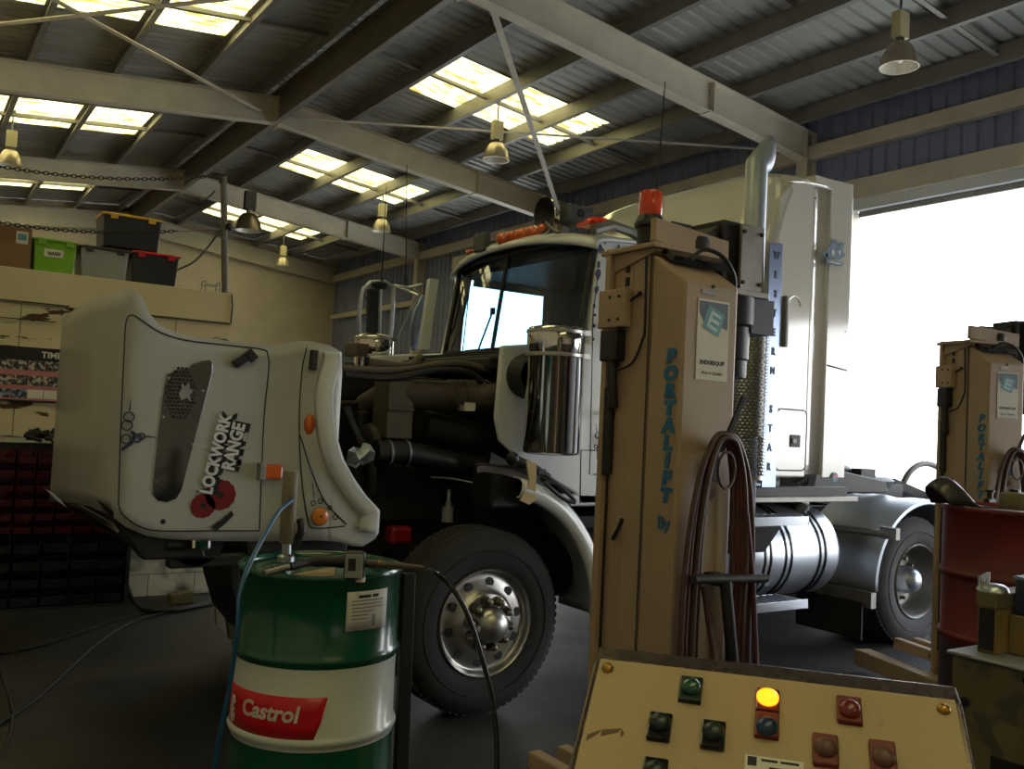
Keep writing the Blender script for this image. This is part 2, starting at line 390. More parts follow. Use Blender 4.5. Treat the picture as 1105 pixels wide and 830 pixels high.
# bridging bars between purlins at mid bay
for ym in (5.25, 10.9, 16.4, 21.6):
    b = MB()
    xs = [4.55, 5.6, 6.65, 7.62, 8.62, 9.58]
    for a, c in list(zip(xs, xs[1:])) + [(4.26, 3.3), (3.3, 2.25), (2.25, 1.22), (1.22, .15), (.15, -.9)]:
        lo, hi = min(a, c) + .01, max(a, c) - .01; zl = under(lo, ZP) - .13; zh = under(hi, ZP) - .13
        b.hexa([(lo, ym - .03, zl), (hi, ym - .03, zh), (hi, ym + .03, zh), (lo, ym + .03, zl), (lo, ym - .03, zl + .006), (hi, ym - .03, zh + .006), (hi, ym + .03, zh + .006), (lo, ym + .03, zl + .006)])
        b.hexa([(lo, ym + .024, zl), (hi, ym + .024, zh), (hi, ym + .03, zh), (lo, ym + .03, zl), (lo, ym + .024, zl + .07), (hi, ym + .024, zh + .07), (hi, ym + .03, zh + .07), (lo, ym + .03, zl + .07)])
    trim(b, 'purlin')
# roof plane bracing: flat bars
def flat(a, b, w=.075):
    a = Vector(a); b = Vector(b); d = (b - a).normalized(); s = d.cross(Vector((0, 0, 1))).normalized() * w / 2; t = Vector((0, 0, .006))
    return MB().hexa([a - s - t, b - s - t, b + s - t, a + s - t, a - s + t, b - s + t, b + s + t, a + s + t])
y0, y1 = FR[2], FR[3]
trim(flat((4.9, y0 + .1, under(4.9, 6.08)), (9.8, y1 - .1, under(9.8, 6.08)))); trim(flat((4.7, y1 - .1, under(4.7, 6.1)), (9.8, y0 + .1, under(9.8, 6.1))))
trim(flat((4.2, y1 - .1, under(4.2, 6.1)), (-1.4, y0 + .1, under(-1.4, 6.1)))); trim(flat((4.1, y0 + .1, under(4.1, 6.08)), (-1.4, y1 - .1, under(-1.4, 6.08))))
# eaves tube along the right wall, girts
b = MB().bb((XR - .13, YB, 5.33), (XR - .01, YG, 5.52)); trim(b)

# right wall: cladding with three roller-door openings
def ribwall(mb, y0, y1, z0, z1, x=XR):
    n = max(1, round((y1 - y0) / .2)); p = (y1 - y0) / n; pr = []
    for i in range(n):
        q = y0 + i * p; pr += [(q, 0), (q + p * .55, 0), (q + p * .65, .03), (q + p * .9, .03)]
    pr.append((y1, 0)); mb.grid([[(x + h, y, z) for y, h in pr] for z in (z0, z1)])
DOORS = [(-3.6, 2.3, 3.2), (2.75, 7.27, 4.48), (13.75, 17.25, 4.75)]  # first opening is out of view, widened for the light it lets in
wr_ = MB(); yy = YB
for a, b, h in DOORS:
    ribwall(wr_, yy, a, 0, 6.0); ribwall(wr_, a, b, h + .35, 6.0); yy = b
ribwall(wr_, yy, YG, 0, 6.0); wr_.bb((XR + .035, YB, 6.0), (XR + .04, YG, 6.3))
struct('wall_right', wr_, 'blue_sheet', solid=.004)
for i, (a, b, h) in enumerate(DOORS):
    d = MB()
    d.bb((XR - .09, a - .1, h + .2), (XR + .03, b + .1, h + .46))            # header channel
    trim(d)
    d = MB().bb((XR - .03, a, h + .07), (XR + .06, b, h + .2)); trim(d, 'white_paint')
    r = MB()                                                                 # rolled-up shutter behind the header and its bottom rail
    r.cyl((XR + .28, a + .02, h + .33), (XR + .28, b - .02, h + .33), .2, n=24)
    r.bb((XR + .06, a + .02, h), (XR + .11, b - .02, h + .09))
    struct('door_%d' % (i + 1), r, 'galv', smooth=True)
    j = MB().bb((XR - .05, a - .09, 0), (XR + .12, a, h + .07)).bb((XR - .05, b, 0), (XR + .12, b + .07, h + .07)); trim(j, 'steel_cream')
for z in (1.3, 2.9, 4.3):
    trim(MB().bb((XR - .1, 7.5, z), (XR - .01, 13.6, z + .12)), 'steel_cream'); trim(MB().bb((XR - .1, 18.7, z), (XR - .01, YG, z + .12)), 'steel_cream')
# low painted block dado on the far right wall
struct('wall_right_dado', MB().bb((XR - .14, 18.6, 0), (XR - .1, YG, 2.75)), 'cream_wall')

# far gable, back gable, left wall
def gable(name, y, t, m, hole=None):
    g = MB()
    pts = [(XL - .1, 0), (XR + .1, 0), (XR + .1, under(XR + .1, ZP) - .02), (RX, ZP - .02), (XL - .1, under(XL - .1, ZP) - .02)]
    if hole:
        a, b, h = hole
        g.prism([(XL - .1, y, 0), (a, y, 0), (a, y, under(a, ZP)), (XL - .1, y, under(XL, ZP))], (0, t, 0))
        g.prism([(b, y, 0), (XR + .1, y, 0), (XR + .1, y, under(XR, ZP)), (RX, y, ZP), (b, y, under(b, ZP))] if b < RX else [(b, y, 0), (XR + .1, y, 0), (XR + .1, y, under(XR, ZP)), (b, y, under(b, ZP))], (0, t, 0))
        g.prism([(a, y, h), (b, y, h), (b, y, under(b, ZP)), (RX, y, ZP), (a, y, under(a, ZP))] if b > RX > a else [(a, y, h), (b, y, h), (b, y, under(b, ZP)), (a, y, under(a, ZP))], (0, t, 0))
    else: g.prism([(x, y, z) for x, z in pts], (0, t, 0))
    struct(name, g, m)
gable('wall_far', YG, .2, 'cream_wall')
b = MB()                                                                      # painted rafter against the far gable
ibeam_slope(b, RX, XR - .02, YG - .1, ZB - .05, ZT); ibeam_slope(b, XL, RX, YG - .1, ZB - .05, ZT); trim(b)
gable('wall_back', YB - .2, .2, 'cream_wall')
struct('wall_left', MB().bb((XL - .25, YB, 0), (XL - .05, YG, 6.1)), 'cream_wall')

# storeroom under a deck on the left
MY = 8.3; MXR = fy(MY, 250, 317).x; MZ = 2.68
def blocks(mb, x0, x1, y, z0, z1, bw=.39, bh=.19):   # block course joints as real recesses
    z = z0; r = 0
    while z < z1 - .01:
        x = x0 - (bw / 2 if r % 2 else 0); ze = min(z + bh, z1)
        while x < x1:
            a, c = max(x, x0), min(x + bw, x1)
            if c - a > .03: mb.bb((a + .003, y, z + .003), (c - .003, y + .05, ze - .003))
            x += bw
        z += bh; r += 1
wb = MB(); blocks(wb, XL, MXR, MY, 0, 1.33); struct('wall_storeroom', wb, 'white_block')
wb = MB(); blocks(wb, XL, MXR, MY, 1.33, 2.4, .6, .36); struct('wall_storeroom_upper', wb, 'peel')
wb = MB().bb((XL, MY + .03, 0), (MXR, MY + .12, 2.4)).bb((MXR - .1, MY + .12, 0), (MXR, 12.2, 2.4)); struct('wall_storeroom_core', wb, 'cream_wall')
wb = MB().bb((XL, MY - .02, 2.4), (MXR + .02, 12.2, MZ)); struct('trim_deck_fascia', wb, 'cream_band', bevel=.006)

# outside ground
g = MB().bb((XR + .15, -40, -.12), (90, 60, -.01)); struct('trim_apron', g, 'apron')
g = MB().bb((-60, -60, -.32), (XL - .2, 60, -.21)).bb((-60, -60, -.32), (XR, YB - .2, -.21)); struct('trim_yard', g, 'apron')

# ------------------------------------------------------- high-bay lamps
def make_lamp(m_bell, sc=1, hang=.35, box='cream_box'):
    t = thing('high_bay_lamp', 'x', 'lamp', (0, 0, 0)); r = .185 * sc
    pr = [(.075 * sc, .24 * sc), (.09 * sc, .235 * sc), (.12 * sc, .2 * sc), (.155 * sc, .13 * sc), (.176 * sc, .05 * sc), (r, 0), (r - .006, 0), (.168 * sc, .05 * sc), (.148 * sc, .13 * sc), (.112 * sc, .195 * sc), (.08 * sc, .228 * sc)]
    bell = MB().lathe(pr, (0, 0, 0), n=36).build('reflector', m_bell, t, smooth=True)
    MB().ball((0, 0, .12 * sc), .05 * sc, (1, 1, 1.5)).build('bulb', 'bell_in', bell, smooth=True)
    MB().lathe([(.03 * sc, .225 * sc), (.111 * sc, .193 * sc), (.146 * sc, .13 * sc), (.166 * sc, .05 * sc), (.178 * sc, .003)], (0, 0, 0), n=36).build('inner_reflector', 'bell_in', bell, smooth=True)
    MB().cyl((0, 0, .23 * sc), (0, 0, .3 * sc), .045 * sc, n=20).build('neck', 'galv', t, smooth=True)
    g = MB().box((0, 0, .42 * sc), (.15 * sc, .1 * sc, .26 * sc))
    for k in range(5): g.box((0, 0, (.34 + .035 * k) * sc), (.156 * sc, .106 * sc, .008))
    g.build('gear_box', box, t, bevel=.006)
    MB().cyl((0, 0, .55 * sc), (0, 0, .55 * sc + hang), .012, n=8).cyl((0, 0, .55 * sc + hang - .03), (0, 0, .55 * sc + hang), .04, n=12).build('hanger', 'galv', t)
    return t
LL = [('high-bay lamp with aluminium bell, at the top right above the open doorway', (7.95, 5.33), 1.0, 'bell', 'cream_box'),
      ('high-bay lamp with a cream gear box, in front of the skylights above the truck windscreen', (6.75, 10.75), 1.0, 'bell', 'cream_box'),
      ('high-bay lamp with a cream gear box at the left edge of the photo', (1.27, 16.35), 1.0, 'bell', 'cream_box'),
      ('large dark tarnished high-bay lamp just right of the grey deck pole', (5.57, 17.9), 1.42, 'bell_dark', 'black'),
      ('most distant small high-bay lamp, low against the cream end wall', (7.85, 22.3), .95, 'bell', 'cream_box'),
      ('high-bay lamp with a pale gear box, above the truck mirror on the far side', (7.75, 16.45), 1.0, 'bell', 'cream_box')]
for lb, (x, y), sc, m1, m2 in LL:
    z = 5.3 if sc < 1.2 else 5.18
    hang = under(x, ZP) - .2 - z - .55 * sc + (.16 if abs(x - 4.5) > 0 else 0)
    t = make_lamp(m1, sc, max(.1, hang), m2); t.location = (x, y, z); t['label'] = lb; t['group'] = 'high-bay lamps hung from the purlins'
# ============================================================ THE TRUCK
YN, YF, YC = 4.35, 6.75, 5.55
truck = thing('truck', 'white prime mover with its hood tilted open, parked half through the bright doorway', 'truck', (4.0, YC, 0))
T = truck
def part(mb, name, m, p=None, **k): return mb.build(name, m, p or T, **k)

# ---- wheels -------------------------------------------------
def tyre(c, s, R=.52, w=.28, rim=.292, m='rubber', p=None, lugs=True):
    """s = -1 outer face towards -Y"""
    o = Vector(c); ax = (0, s, 0)
    pr = [(rim, -.015), (rim + .02, .004), (.36, .012), (.42, .016), (.455, .006), (.485, -.012), (.505, -.03), (R - .002, -.05), (R, -.07)]
    for k in range(3):
        y = -.07 - (w - .14) * (k + .5) / 3.0; pr += [(R, y + .018), (R - .012, y + .012), (R - .012, y - .006), (R, y - .012)]
    pr += [(R, -w + .07), (R - .002, -w + .05), (.5, -w + .025), (.45, -w - .004), (.38, -w - .01), (rim, -w + .02)]
    t = MB().lathe(pr, o, ax, 72)
    for k in range(72):                                   # shoulder lugs of the tread
        a = 2 * PI * k / 72; d = Vector((math.cos(a), 0, math.sin(a))); q = Vector((-math.sin(a), 0, math.cos(a)))
        for yy in (-.052, -w + .052):
            R3 = Matrix((q, Vector((0, 1, 0)), d)).transposed(); t.box(o + d * (R - .0155) + Vector((0, s * yy, 0)), (.026, .03, .03), R3)
    # raised band lettering ridge on the sidewall
    t.lathe([(.395, .012), (.398, .02), (.402, .02), (.405, .014)], o, ax, 64)
    return part(t, 'tyre', m, p, smooth=True, auto=35)
fw = tyre((2.81, 4.34, .515), -1)
def front_rim(o, s, p):
    o = Vector(o); ax = (0, s, 0)
    r = part(MB().lathe([(.300, -.015), (.303, .006), (.296, .014), (.288, .008), (.282, -.012), (.272, -.03), (.262, -.034), (.235, -.026), (.19, -.012), (.172, .0), (.165, .012), (.155, .016), (.09, .018)], o, ax, 72), 'wheel_rim', 'alloy', p, smooth=True, auto=50)
    for k in range(10):
        a = 2 * PI * (k + .3) / 10; c = o + Vector((math.cos(a) * .222, 0, math.sin(a) * .222)); h = s * -.020
        part(MB().cyl(c + Vector((0, h - s * .012, 0)), c + Vector((0, h + s * .0035, 0)), .026, n=20), 'hand_hole', 'black', r)
        c = o + Vector((math.cos(a + .3) * .128, 0, math.sin(a + .3) * .128)); b = MB()
        b.cyl(c + Vector((0, s * .014, 0)), c + Vector((0, s * .026, 0)), .031, n=16); b.cyl(c + Vector((0, s * .026, 0)), c + Vector((0, s * .066, 0)), .026, .021, 8); b.ball(c + Vector((0, s * .066, 0)), .0205, n=12, m=8)
        part(b, 'lug_nut', 'nut', r, smooth=True)
    part(MB().lathe([(.098, .015), (.10, .05), (.096, .08), (.082, .11), (.055, .132), (.025, .142), (.0, .144)], o, ax, 36), 'hub_cap', 'alloy', r, smooth=True, auto=60)
    return r
front_rim((2.81, 4.34, .515), -1, fw)
ff = tyre((2.81, YF - .02, .515), 1); part(MB().lathe([(.3, .0), (.27, -.03), (.16, .01), (.09, .03), (.08, .1), (0, .12)], (2.81, YF - .02, .515), (0, 1, 0), 40), 'wheel_rim', 'alloy', ff, smooth=True)
def dual(x, y, s, m='rubber_dusty'):
    a = tyre((x, y, .515), s, m=m); b = tyre((x, y - s * .33, .515), s, m=m)
    o = (x, y, .515)
    r = part(MB().lathe([(.292, -.03), (.302, .004), (.294, .012), (.284, .004), (.276, -.02), (.262, -.05), (.25, -.10), (.235, -.14), (.21, -.165), (.15, -.17), (.11, -.165)], o, (0, s, 0), 64), 'wheel_rim', 'galv', a, smooth=True, auto=50)
    for k in range(10):
        t = 2 * PI * k / 10; c = Vector(o) + Vector((math.cos(t) * .17, -s * .165, math.sin(t) * .17))
        part(MB().cyl(c, c + Vector((0, s * .04, 0)), .017, .015, 6), 'lug_nut', 'galv', r, smooth=True)
    part(MB().lathe([(.11, -.17), (.108, -.07), (.098, -.03), (.075, .0), (.04, .02), (0, .026)], o, (0, s, 0), 36), 'hub_cap', 'alu', r, smooth=True, auto=60)
dual(6.97, 4.37, -1); dual(6.97, YF - .02, 1); dual(8.35, 4.37, -1); dual(8.35, YF - .02, 1)
for x in (2.81, 6.97, 8.35):
    part(MB().cyl((x, 4.6, .515), (x, 6.5, .515), .07, n=16).ball((x, YC, .515), .2 if x > 3 else .1, (1, 1, 1)), 'axle', 'grease', smooth=True)

# ---- chassis ------------------------------------------------
def rail(y):
    b = MB().bb((1.35, y - .004, .78), (9.3, y + .004, 1.05)).bb((1.35, y - .004, .78), (9.3, y + .07 * (1 if y > YC else -1) * -1, .79)).bb((1.35, y - .004, 1.04), (9.3, y - .07 * (1 if y > YC else -1), 1.05))
    part(b, 'chassis_rail', 'dark_steel')
rail(5.1); rail(6.0)
for x in (1.7, 3.4, 4.6, 6.2, 7.6, 9.25): part(MB().bb((x - .04, 5.1, .82), (x + .04, 6.0, 1.0)), 'crossmember', 'dark_steel')
# deck plate and turntable behind the sleeper
part(MB().bb((4.95, 4.5, 1.15), (6.35, 6.6, 1.19)), 'deck_plate', 'galv', bevel=.004)
part(MB().bb((4.9, 4.42, 1.2), (6.1, 4.5, 1.27)), 'deck_edge_bar', 'dark_steel', bevel=.004)
fwh = MB().lathe([(0, 0), (.44, 0), (.48, -.03), (.46, -.09), (.1, -.1)], (7.55, YC, 1.30), (0, 0, 1), 32)
fwh.hexa([(7.9, 5.2, 1.2), (8.35, 5.05, 1.06), (8.35, 6.05, 1.06), (7.9, 5.9, 1.2), (7.9, 5.2, 1.29), (8.4, 5.05, 1.12), (8.4, 6.05, 1.12), (7.9, 5.9, 1.29)])
fwh.bb((7.2, 5.12, 1.05), (7.9, 5.3, 1.24)).bb((7.2, 5.8, 1.05), (7.9, 5.98, 1.24))
part(fwh, 'turntable', 'dark_steel', smooth=True)
part(MB().tube(spline([(6.25, 5.0, 1.22), (6.5, 4.95, 1.36), (6.85, 5.0, 1.38), (7.1, 5.1, 1.3), (7.2, 5.2, 1.28)], 6), .035, 10).box((7.05, 4.95, 1.35), (.2, .1, .08)), 'air_line_bundle', 'grease', smooth=True)
part(MB().prism([(6.05, 4.7, 1.2), (6.1, 4.7, 1.42), (7.0, 4.7, 1.3), (7.05, 4.7, 1.2)], (0, .06, 0)), 'deck_ramp', 'dark_steel', bevel=.01)

# ---- fuel tank and steps -----------------------------------
ty, tz, tr = 4.68, .78, .335
tk = part(MB().lathe([(0, 0), (.2, -.004), (.28, .008), (.325, .03), (tr, .06), (tr, 1.29), (.325, 1.32), (.28, 1.342), (.2, 1.354), (0, 1.35)], (4.62, ty, tz), (1, 0, 0), 56), 'fuel_tank', 'alu', smooth=True, auto=60)
for x in (4.82, 5.14, 5.36, 5.74):
    for d in (-.03, .03): part(MB().lathe([(tr, -.006), (tr + .008, -.006), (tr + .008, .006), (tr, .006)], (x + d, ty, tz), (1, 0, 0), 48), 'tank_strap', 'black_gloss', tk, smooth=True)
part(MB().cyl((5.72, ty - .12, tz + tr - .04), (5.73, ty - .16, tz + tr + .03), .05, n=20).box((5.73, ty - .15, tz + tr + .03), (.1, .03, .02)), 'filler_cap', 'galv', tk, smooth=True)
for z, x0, x1, yo in ((1.03, 4.62, 5.30, 4.14), (.46, 4.66, 5.32, 4.14)):
    st = part(MB().bb((x0, yo, z), (x1, yo + .012, z + .06)).bb((x0, yo + .26, z), (x1, yo + .272, z + .05)).bb((x0, yo, z), (x0 + .012, yo + .27, z + .05)).bb((x1 - .012, yo, z), (x1, yo + .27, z + .05)), 'step', 'alu', bevel=.002)
    g = MB()
    for k in range(9):
        xx = x0 + .04 + (x1 - x0 - .08) * k / 8; g.bb((xx - .012, yo + .01, z + .035), (xx + .012, yo + .26, z + .05))
    for k in range(3): yy = yo + .05 + .08 * k; g.bb((x0, yy - .008, z + .03), (x1, yy + .008, z + .045))
    part(g, 'step_grating', 'alu', st)
part(MB().hexa([(4.62, 4.24, .84), (4.98, 4.24, .84), (4.98, 4.4, .84), (4.62, 4.4, .84), (4.62, 4.2, 1.02), (5.1, 4.2, 1.02), (5.1, 4.4, 1.02), (4.62, 4.4, 1.02)]), 'step_bracket', 'black', bevel=.01)

# ---- rear mudguards ----------------------------------------
def guard(x, y0, y1, p=None):
    r = .64; c = Vector((x, 0, .53)); rows = []
    prof = [(y0 + .02, -.035), (y0, -.02), (y0 + .005, 0)] + [(y0 + (y1 - y0) * k / 8, 0) for k in range(1, 9)]
    for i in range(33):
        a = math.radians(-4 + 188 * i / 32); d = Vector((-math.cos(a) * 1.06, 0, math.sin(a)))
        rows.append([c + d * (r + h + (.012 if 3 <= k <= 4 or 7 <= k <= 8 else 0)) + Vector((0, y, 0)) for k, (y, h) in enumerate(prof)])
    return part(MB().grid(rows), 'mudguard', 'alu_guard', smooth=True, solid=.006, auto=60)
for y0, y1 in ((4.28, 4.98), (6.12, 6.82)):
    g = guard(6.97, y0, y1)
    part(MB().bb((6.24, y0 + .0, .36), (6.3, y1, .48)).cyl((6.42, y0 - .02, .92), (6.3, y1 + .1, .92), .028, n=14).box((6.42, y0 - .02, .93), (.05, .14, .09)), 'mudguard_bracket', 'galv', g, smooth=True)
    part(MB().bb((6.2, y0 + .05, .12), (6.215, y1 - .04, .4)), 'mud_flap', 'rubber', g)
guard(8.35, 4.28, 4.98); guard(8.35, 6.12, 6.82)

# ---- tilted hood -------------------------------------------
# outline walked round the hood: near flank rear edge, round the top panel, far flank rear edge
def lerp(tab, x):
    for (a, p), (b, q) in zip(tab, tab[1:]):
        if a <= x <= b: return p + (q - p) * (x - a) / (b - a) if b > a else q
    return tab[0][1] if x < tab[0][0] else tab[-1][1]
top = [(.80, 2.12), (.88, 2.12), (.905, 2.10), (.93, 2.04), (.98, 1.99), (1.05, 1.965), (1.2, 1.95), (1.40, 1.95), (1.53, 1.955), (1.66, 1.985), (1.72, 1.985), (1.80, 1.975), (1.862, 1.945), (1.866, 1.9), (1.84, 1.76), (1.85, 1.62), (1.87, 1.5), (1.91, 1.40), (1.97, 1.31), (2.04, 1.225), (2.105, 1.165), (2.125, 1.145)]
bot = [(.80, 1.15), (.86, 1.13), (.92, 1.07), (1.0, 1.035), (1.2, 1.015), (1.6, 1.0), (1.8, 1.0), (1.93, .985), (2.0, .955), (2.06, .965), (2.1, .99), (2.125, 1.03)]
def hood_y(x):   # bulge of the flank outwards
    return lerp([(.84, 0), (1.50, 0), (1.60, .02), (1.68, .07), (1.74, .095), (1.85, .105), (2.2, .105)], x)
rows = []
path = []
ts = [t for t in top if t[0] >= .93]
for s_, Y in ((0, YN), (1, YF - .1)):
    pth = []
    for x, zt in ts:
        y = Y - hood_y(x) if s_ == 0 else Y + hood_y(x)
        f_ = 1 - hood_y(x) / 4.35
        pth.append((x * f_, y, 1.62 + (zt - 1.62) * f_, 1.62 + (lerp(bot, x) - 1.62) * f_))
    path.append(pth)
near = list(reversed(path[0])); far = path[1]
corner_n = [(.89, YN + .004, 2.125, 1.085), (.862, YN + .012, 2.14, 1.11), (.842, YN + .035, 2.145, 1.13), (.832, YN + .08, 2.142, 1.135), (.83, YN + .3, 2.145, 1.13)]
mid = [(.83 + .05 * k / 8 - .012 * math.sin(PI * k / 8), YN + .3 + (YF - .1 - YN - .6) * k / 8, 2.145 + .012 * math.sin(PI * k / 8) + .03 * k / 8, 1.14 - .12 * k / 8) for k in range(1, 8)]
corner_f = [(.88, YF - .4, 2.178, 1.0), (.882, YF - .18, 2.175, .98), (.889, YF - .135, 2.17, .98), (.902, YF - .112, 2.15, .98), (.92, YF - .104, 2.12, .99)]
loop = near + corner_n + mid + corner_f + far
rows = [[(x, y, zb + (zt - zb) * k / 14) for k in range(15)] for x, y, zt, zb in loop]
hood = part(MB().grid(rows), 'hood', 'hood_paint', smooth=True, solid=.02, auto=50)
# grille side, now facing the floor
gr = MB().bb((.95, YN + .25, 1.02), (1.62, YF - .35, 1.05))
gp = part(gr, 'grille', 'black', hood, bevel=.01)
part(MB().tube([(.93, YN + .22, 1.03), (1.64, YN + .22, 1.0), (1.64, YF - .32, 1.0), (.93, YF - .32, 1.03)], .03, 8, True), 'grille_surround', 'chrome', hood, smooth=True)
# arch lip: broad rolled edge following the wheel arch
lipc = [(x, z) for x, z in top if x > 1.80 and z < 1.96 or x > 1.84]
lipc = [(1.862, 1.945), (1.862, 1.88), (1.835, 1.76), (1.842, 1.62), (1.866, 1.5), (1.905, 1.40), (1.965, 1.31), (2.035, 1.225), (2.10, 1.165), (2.12, 1.12), (2.11, 1.03)]
def lip(Y, s):
    rws = []
    P = spline([(x * .967, 0, 1.62 + (z - 1.62) * .967) for x, z in lipc], 5)
    for i, p in enumerate(P):
        t = (P[min(i + 1, len(P) - 1)] - P[max(i - 1, 0)]).normalized(); nrm = Vector((-t.z, 0, t.x))
        if nrm.x > 0: nrm = -nrm       # inwards, away from the arch
        w = .075
        rws.append([p + nrm * (w * q) + Vector((0, Y + s * h, 0)) for q, h in ((1, 0), (.92, .03), (.5, .045), (.12, .05), (0, .035), (-.08, -.05), (-.1, -.16))])
    return MB().grid(rws)
part(lip(YN - .105, -1), 'arch_lip', 'white_paint', hood, smooth=True, solid=.008, auto=60)
part(lip(YF + .005, 1), 'arch_lip', 'white_paint', hood, smooth=True, solid=.008, auto=60)
def hy(u, v, off=.012):   # point on the near flank seen at (u, v)
    p = fy(YN, u, v); h_ = 0
    for _ in range(6):
        h_ = hood_y(p.x / (1 - h_ / 4.35)); p = fy(YN - h_ - off, u, v)
    return p
def seam(pts, name, m, p, r=.003, off=.0145, closed=False, n=5):
    return part(MB().tube(spline([hy(a, b, off) for a, b in pts], n), r, 6, closed), name, m, p, smooth=True)
seam([(128, 545), (130, 470), (134, 380), (136, 348), (142, 340), (152, 345), (172, 358), (200, 367), (250, 373), (283, 377), (289, 383), (290, 400), (285, 450), (282, 520), (280, 572)], 'panel_seam', 'ink', hood)
seam([(128, 545), (133, 556), (150, 568), (172, 573), (230, 573), (280, 573)], 'panel_seam', 'ink', hood)
seam([(331, 375), (326, 400), (323, 450), (325, 510), (332, 560), (340, 570), (372, 568)], 'panel_seam', 'ink', hood)
seam([(324, 470), (335, 505), (350, 540), (374, 566)], 'panel_seam', 'ink', hood)
# polished grille panel let into the flank
pp = [(180, 404), (188, 399), (203, 398), (207, 393), (216, 389), (225, 388), (229, 392), (229, 402), (220, 437), (211, 470), (203, 500), (196, 528), (190, 538), (180, 542), (170, 540), (165, 533), (165, 522), (168, 495), (173, 450), (177, 420)]
pm = part(MB().prism([hy(a, b, .010) for a, b in pp], (0, -.006, 0)), 'side_vent_plate', 'plate_dark', hood, bevel=.002)
gm = MB(); c0 = hy(195, 426, .018)
for k in range(9):
    for q in range(14):
        x = c0.x - .07 + .0175 * k + (.00875 if q % 2 else 0); z = c0.z + .12 - .017 * q
        if (x - c0.x) ** 2 / .0049 + (z - c0.z) ** 2 / .0155 < 1: gm.add([(x + .008 * math.cos(t), c0.y, z + .008 * math.sin(t)) for t in (0, PI / 3, 2 * PI / 3, PI, 4 * PI / 3, 5 * PI / 3)], [(0, 1, 2, 3, 4, 5)])
part(gm, 'vent_mesh', 'dark_steel', pm)
for a, b in ((182, 408), (224, 396), (219, 422), (176, 450), (208, 480), (169, 520)): part(MB().ball(hy(a, b, .018), .006), 'rivet', 'alloy', pm, smooth=True)
em = MB()
em.prism([(c0.x + .02 + a, c0.y - .001, c0.z + .01 + b) for a, b in ((-.03, -.01), (-.018, .02), (-.02, .045), (-.004, .028), (.012, .05), (.018, .02), (.034, .012), (.02, -.008), (.026, -.04), (.004, -.022), (-.016, -.036))], (0, -.006, 0))
part(em, 'vent_emblem', 'tub_grey', pm, smooth=True)
# CLOCKWORK ORANGE decal: two lines running up the flank, cog discs for the C and the O
du = (hy(243, 455) - hy(221, 541)).normalized(); dv = Vector((0, -1, 0)).cross(-du).normalized(); dv = du.cross(Vector((0, -1, 0))) * -1
nrm = Vector((0, -1, 0)); dv = nrm.cross(du)
def decal(sx, s, a, size, f=1):
    o = hy(*a, .0125)
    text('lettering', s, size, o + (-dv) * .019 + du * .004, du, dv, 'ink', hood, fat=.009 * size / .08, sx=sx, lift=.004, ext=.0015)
    text('lettering', s, size, o, du, dv, 'white_paint', hood, fat=.0035, sx=sx, lift=.009, ext=.0015)
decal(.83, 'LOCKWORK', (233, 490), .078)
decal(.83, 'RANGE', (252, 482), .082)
def cog(a, r, nteeth=12):
    c = hy(*a, .014); pts = []
    for k in range(nteeth * 4):
        t = 2 * PI * k / (nteeth * 4); rr = r * (1.03 if k % 4 in (0, 1) else .98); pts.append(c + Vector((math.cos(t) * rr, 0, math.sin(t) * rr)))
    b = MB().prism(pts, (0, -.003, 0)); o = part(b, 'cog_decal', 'label_dark', hood)
    part(MB().prism([c + Vector((math.cos(2 * PI * k / 20) * r * .22, -.003, math.sin(2 * PI * k / 20) * r * .22)) for k in range(20)], (0, -.002, 0)), 'cog_hole', 'ink', o)
cog((219, 546), .055); cog((238, 534), .07)
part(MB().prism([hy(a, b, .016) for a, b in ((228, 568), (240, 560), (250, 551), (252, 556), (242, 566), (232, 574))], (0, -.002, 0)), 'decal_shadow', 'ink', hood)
# swirl ornament
sw = MB()
for a, b, r in ((139, 450, .022), (137, 459, .022), (136, 474, .02), (148, 473, .018), (153, 471, .014)):
    c = hy(a, b, .014); sw.tube([c + Vector((r * math.cos(t * PI / 8), 0, r * math.sin(t * PI / 8))) for t in range(16)], .003, 6, True)
sw.tube([hy(140, 443, .014), hy(141, 430, .014)], [.004, .0008], 6).tube([hy(158, 471, .014), hy(170, 472, .014)], [.004, .0008], 6).tube(spline([hy(a, b, .014) for a, b in ((142, 466), (146, 470), (142, 478), (136, 482), (131, 486))], 5), [.006] * 20 + [.002], 6)
part(sw, 'swirl_decal', 'letter_navy', hood, smooth=True)
# latches, lamps
def bar(a, b, w, name, m, d=.02, off=.012):
    p, q = hy(*a, off), hy(*b, off); t = (q - p).normalized(); s = Vector((0, 1, 0)).cross(t) * w / 2
    return part(MB().prism([p - s, q - s, q + s, p + s], (0, -d, 0)), name, m, hood, bevel=.004)
bar((252, 394), (268, 383), .04, 'hood_latch', 'black', .03); bar((266, 387), (273, 381), .055, 'hood_latch', 'black', .035)
bar((338, 378), (336, 399), .034, 'hood_latch', 'black', .03)
mk = part(MB().ball(hy(334, 458, .012), .05, (.55, .4, 1), 20, 12), 'marker_lamp', 'amber', hood, smooth=True)
p = hy(294, 509, .03); ind = part(MB().box(p, (.09, .05, .07)), 'indicator_lamp', 'amber', hood, bevel=.01); part(MB().box(p + Vector((-.055, .0, 0)), (.03, .055, .08)), 'indicator_housing', 'tub_grey', ind, bevel=.005)
c = hy(345, 557, .012); rl = part(MB().lathe([(.042, 0), (.042, .01), (.03, .018), (.012, .02), (.0, .02)], c, (0, -1, 0), 28), 'round_indicator', 'amber_y', hood, smooth=True)
part(MB().lathe([(.044, 0), (.047, .004), (.044, .008)], c, (0, -1, 0), 28), 'indicator_bezel', 'tub_grey', rl, smooth=True); part(MB().ball(c + Vector((0, -.02, 0)), .006), 'screw', 'ink', rl)
sw = MB()
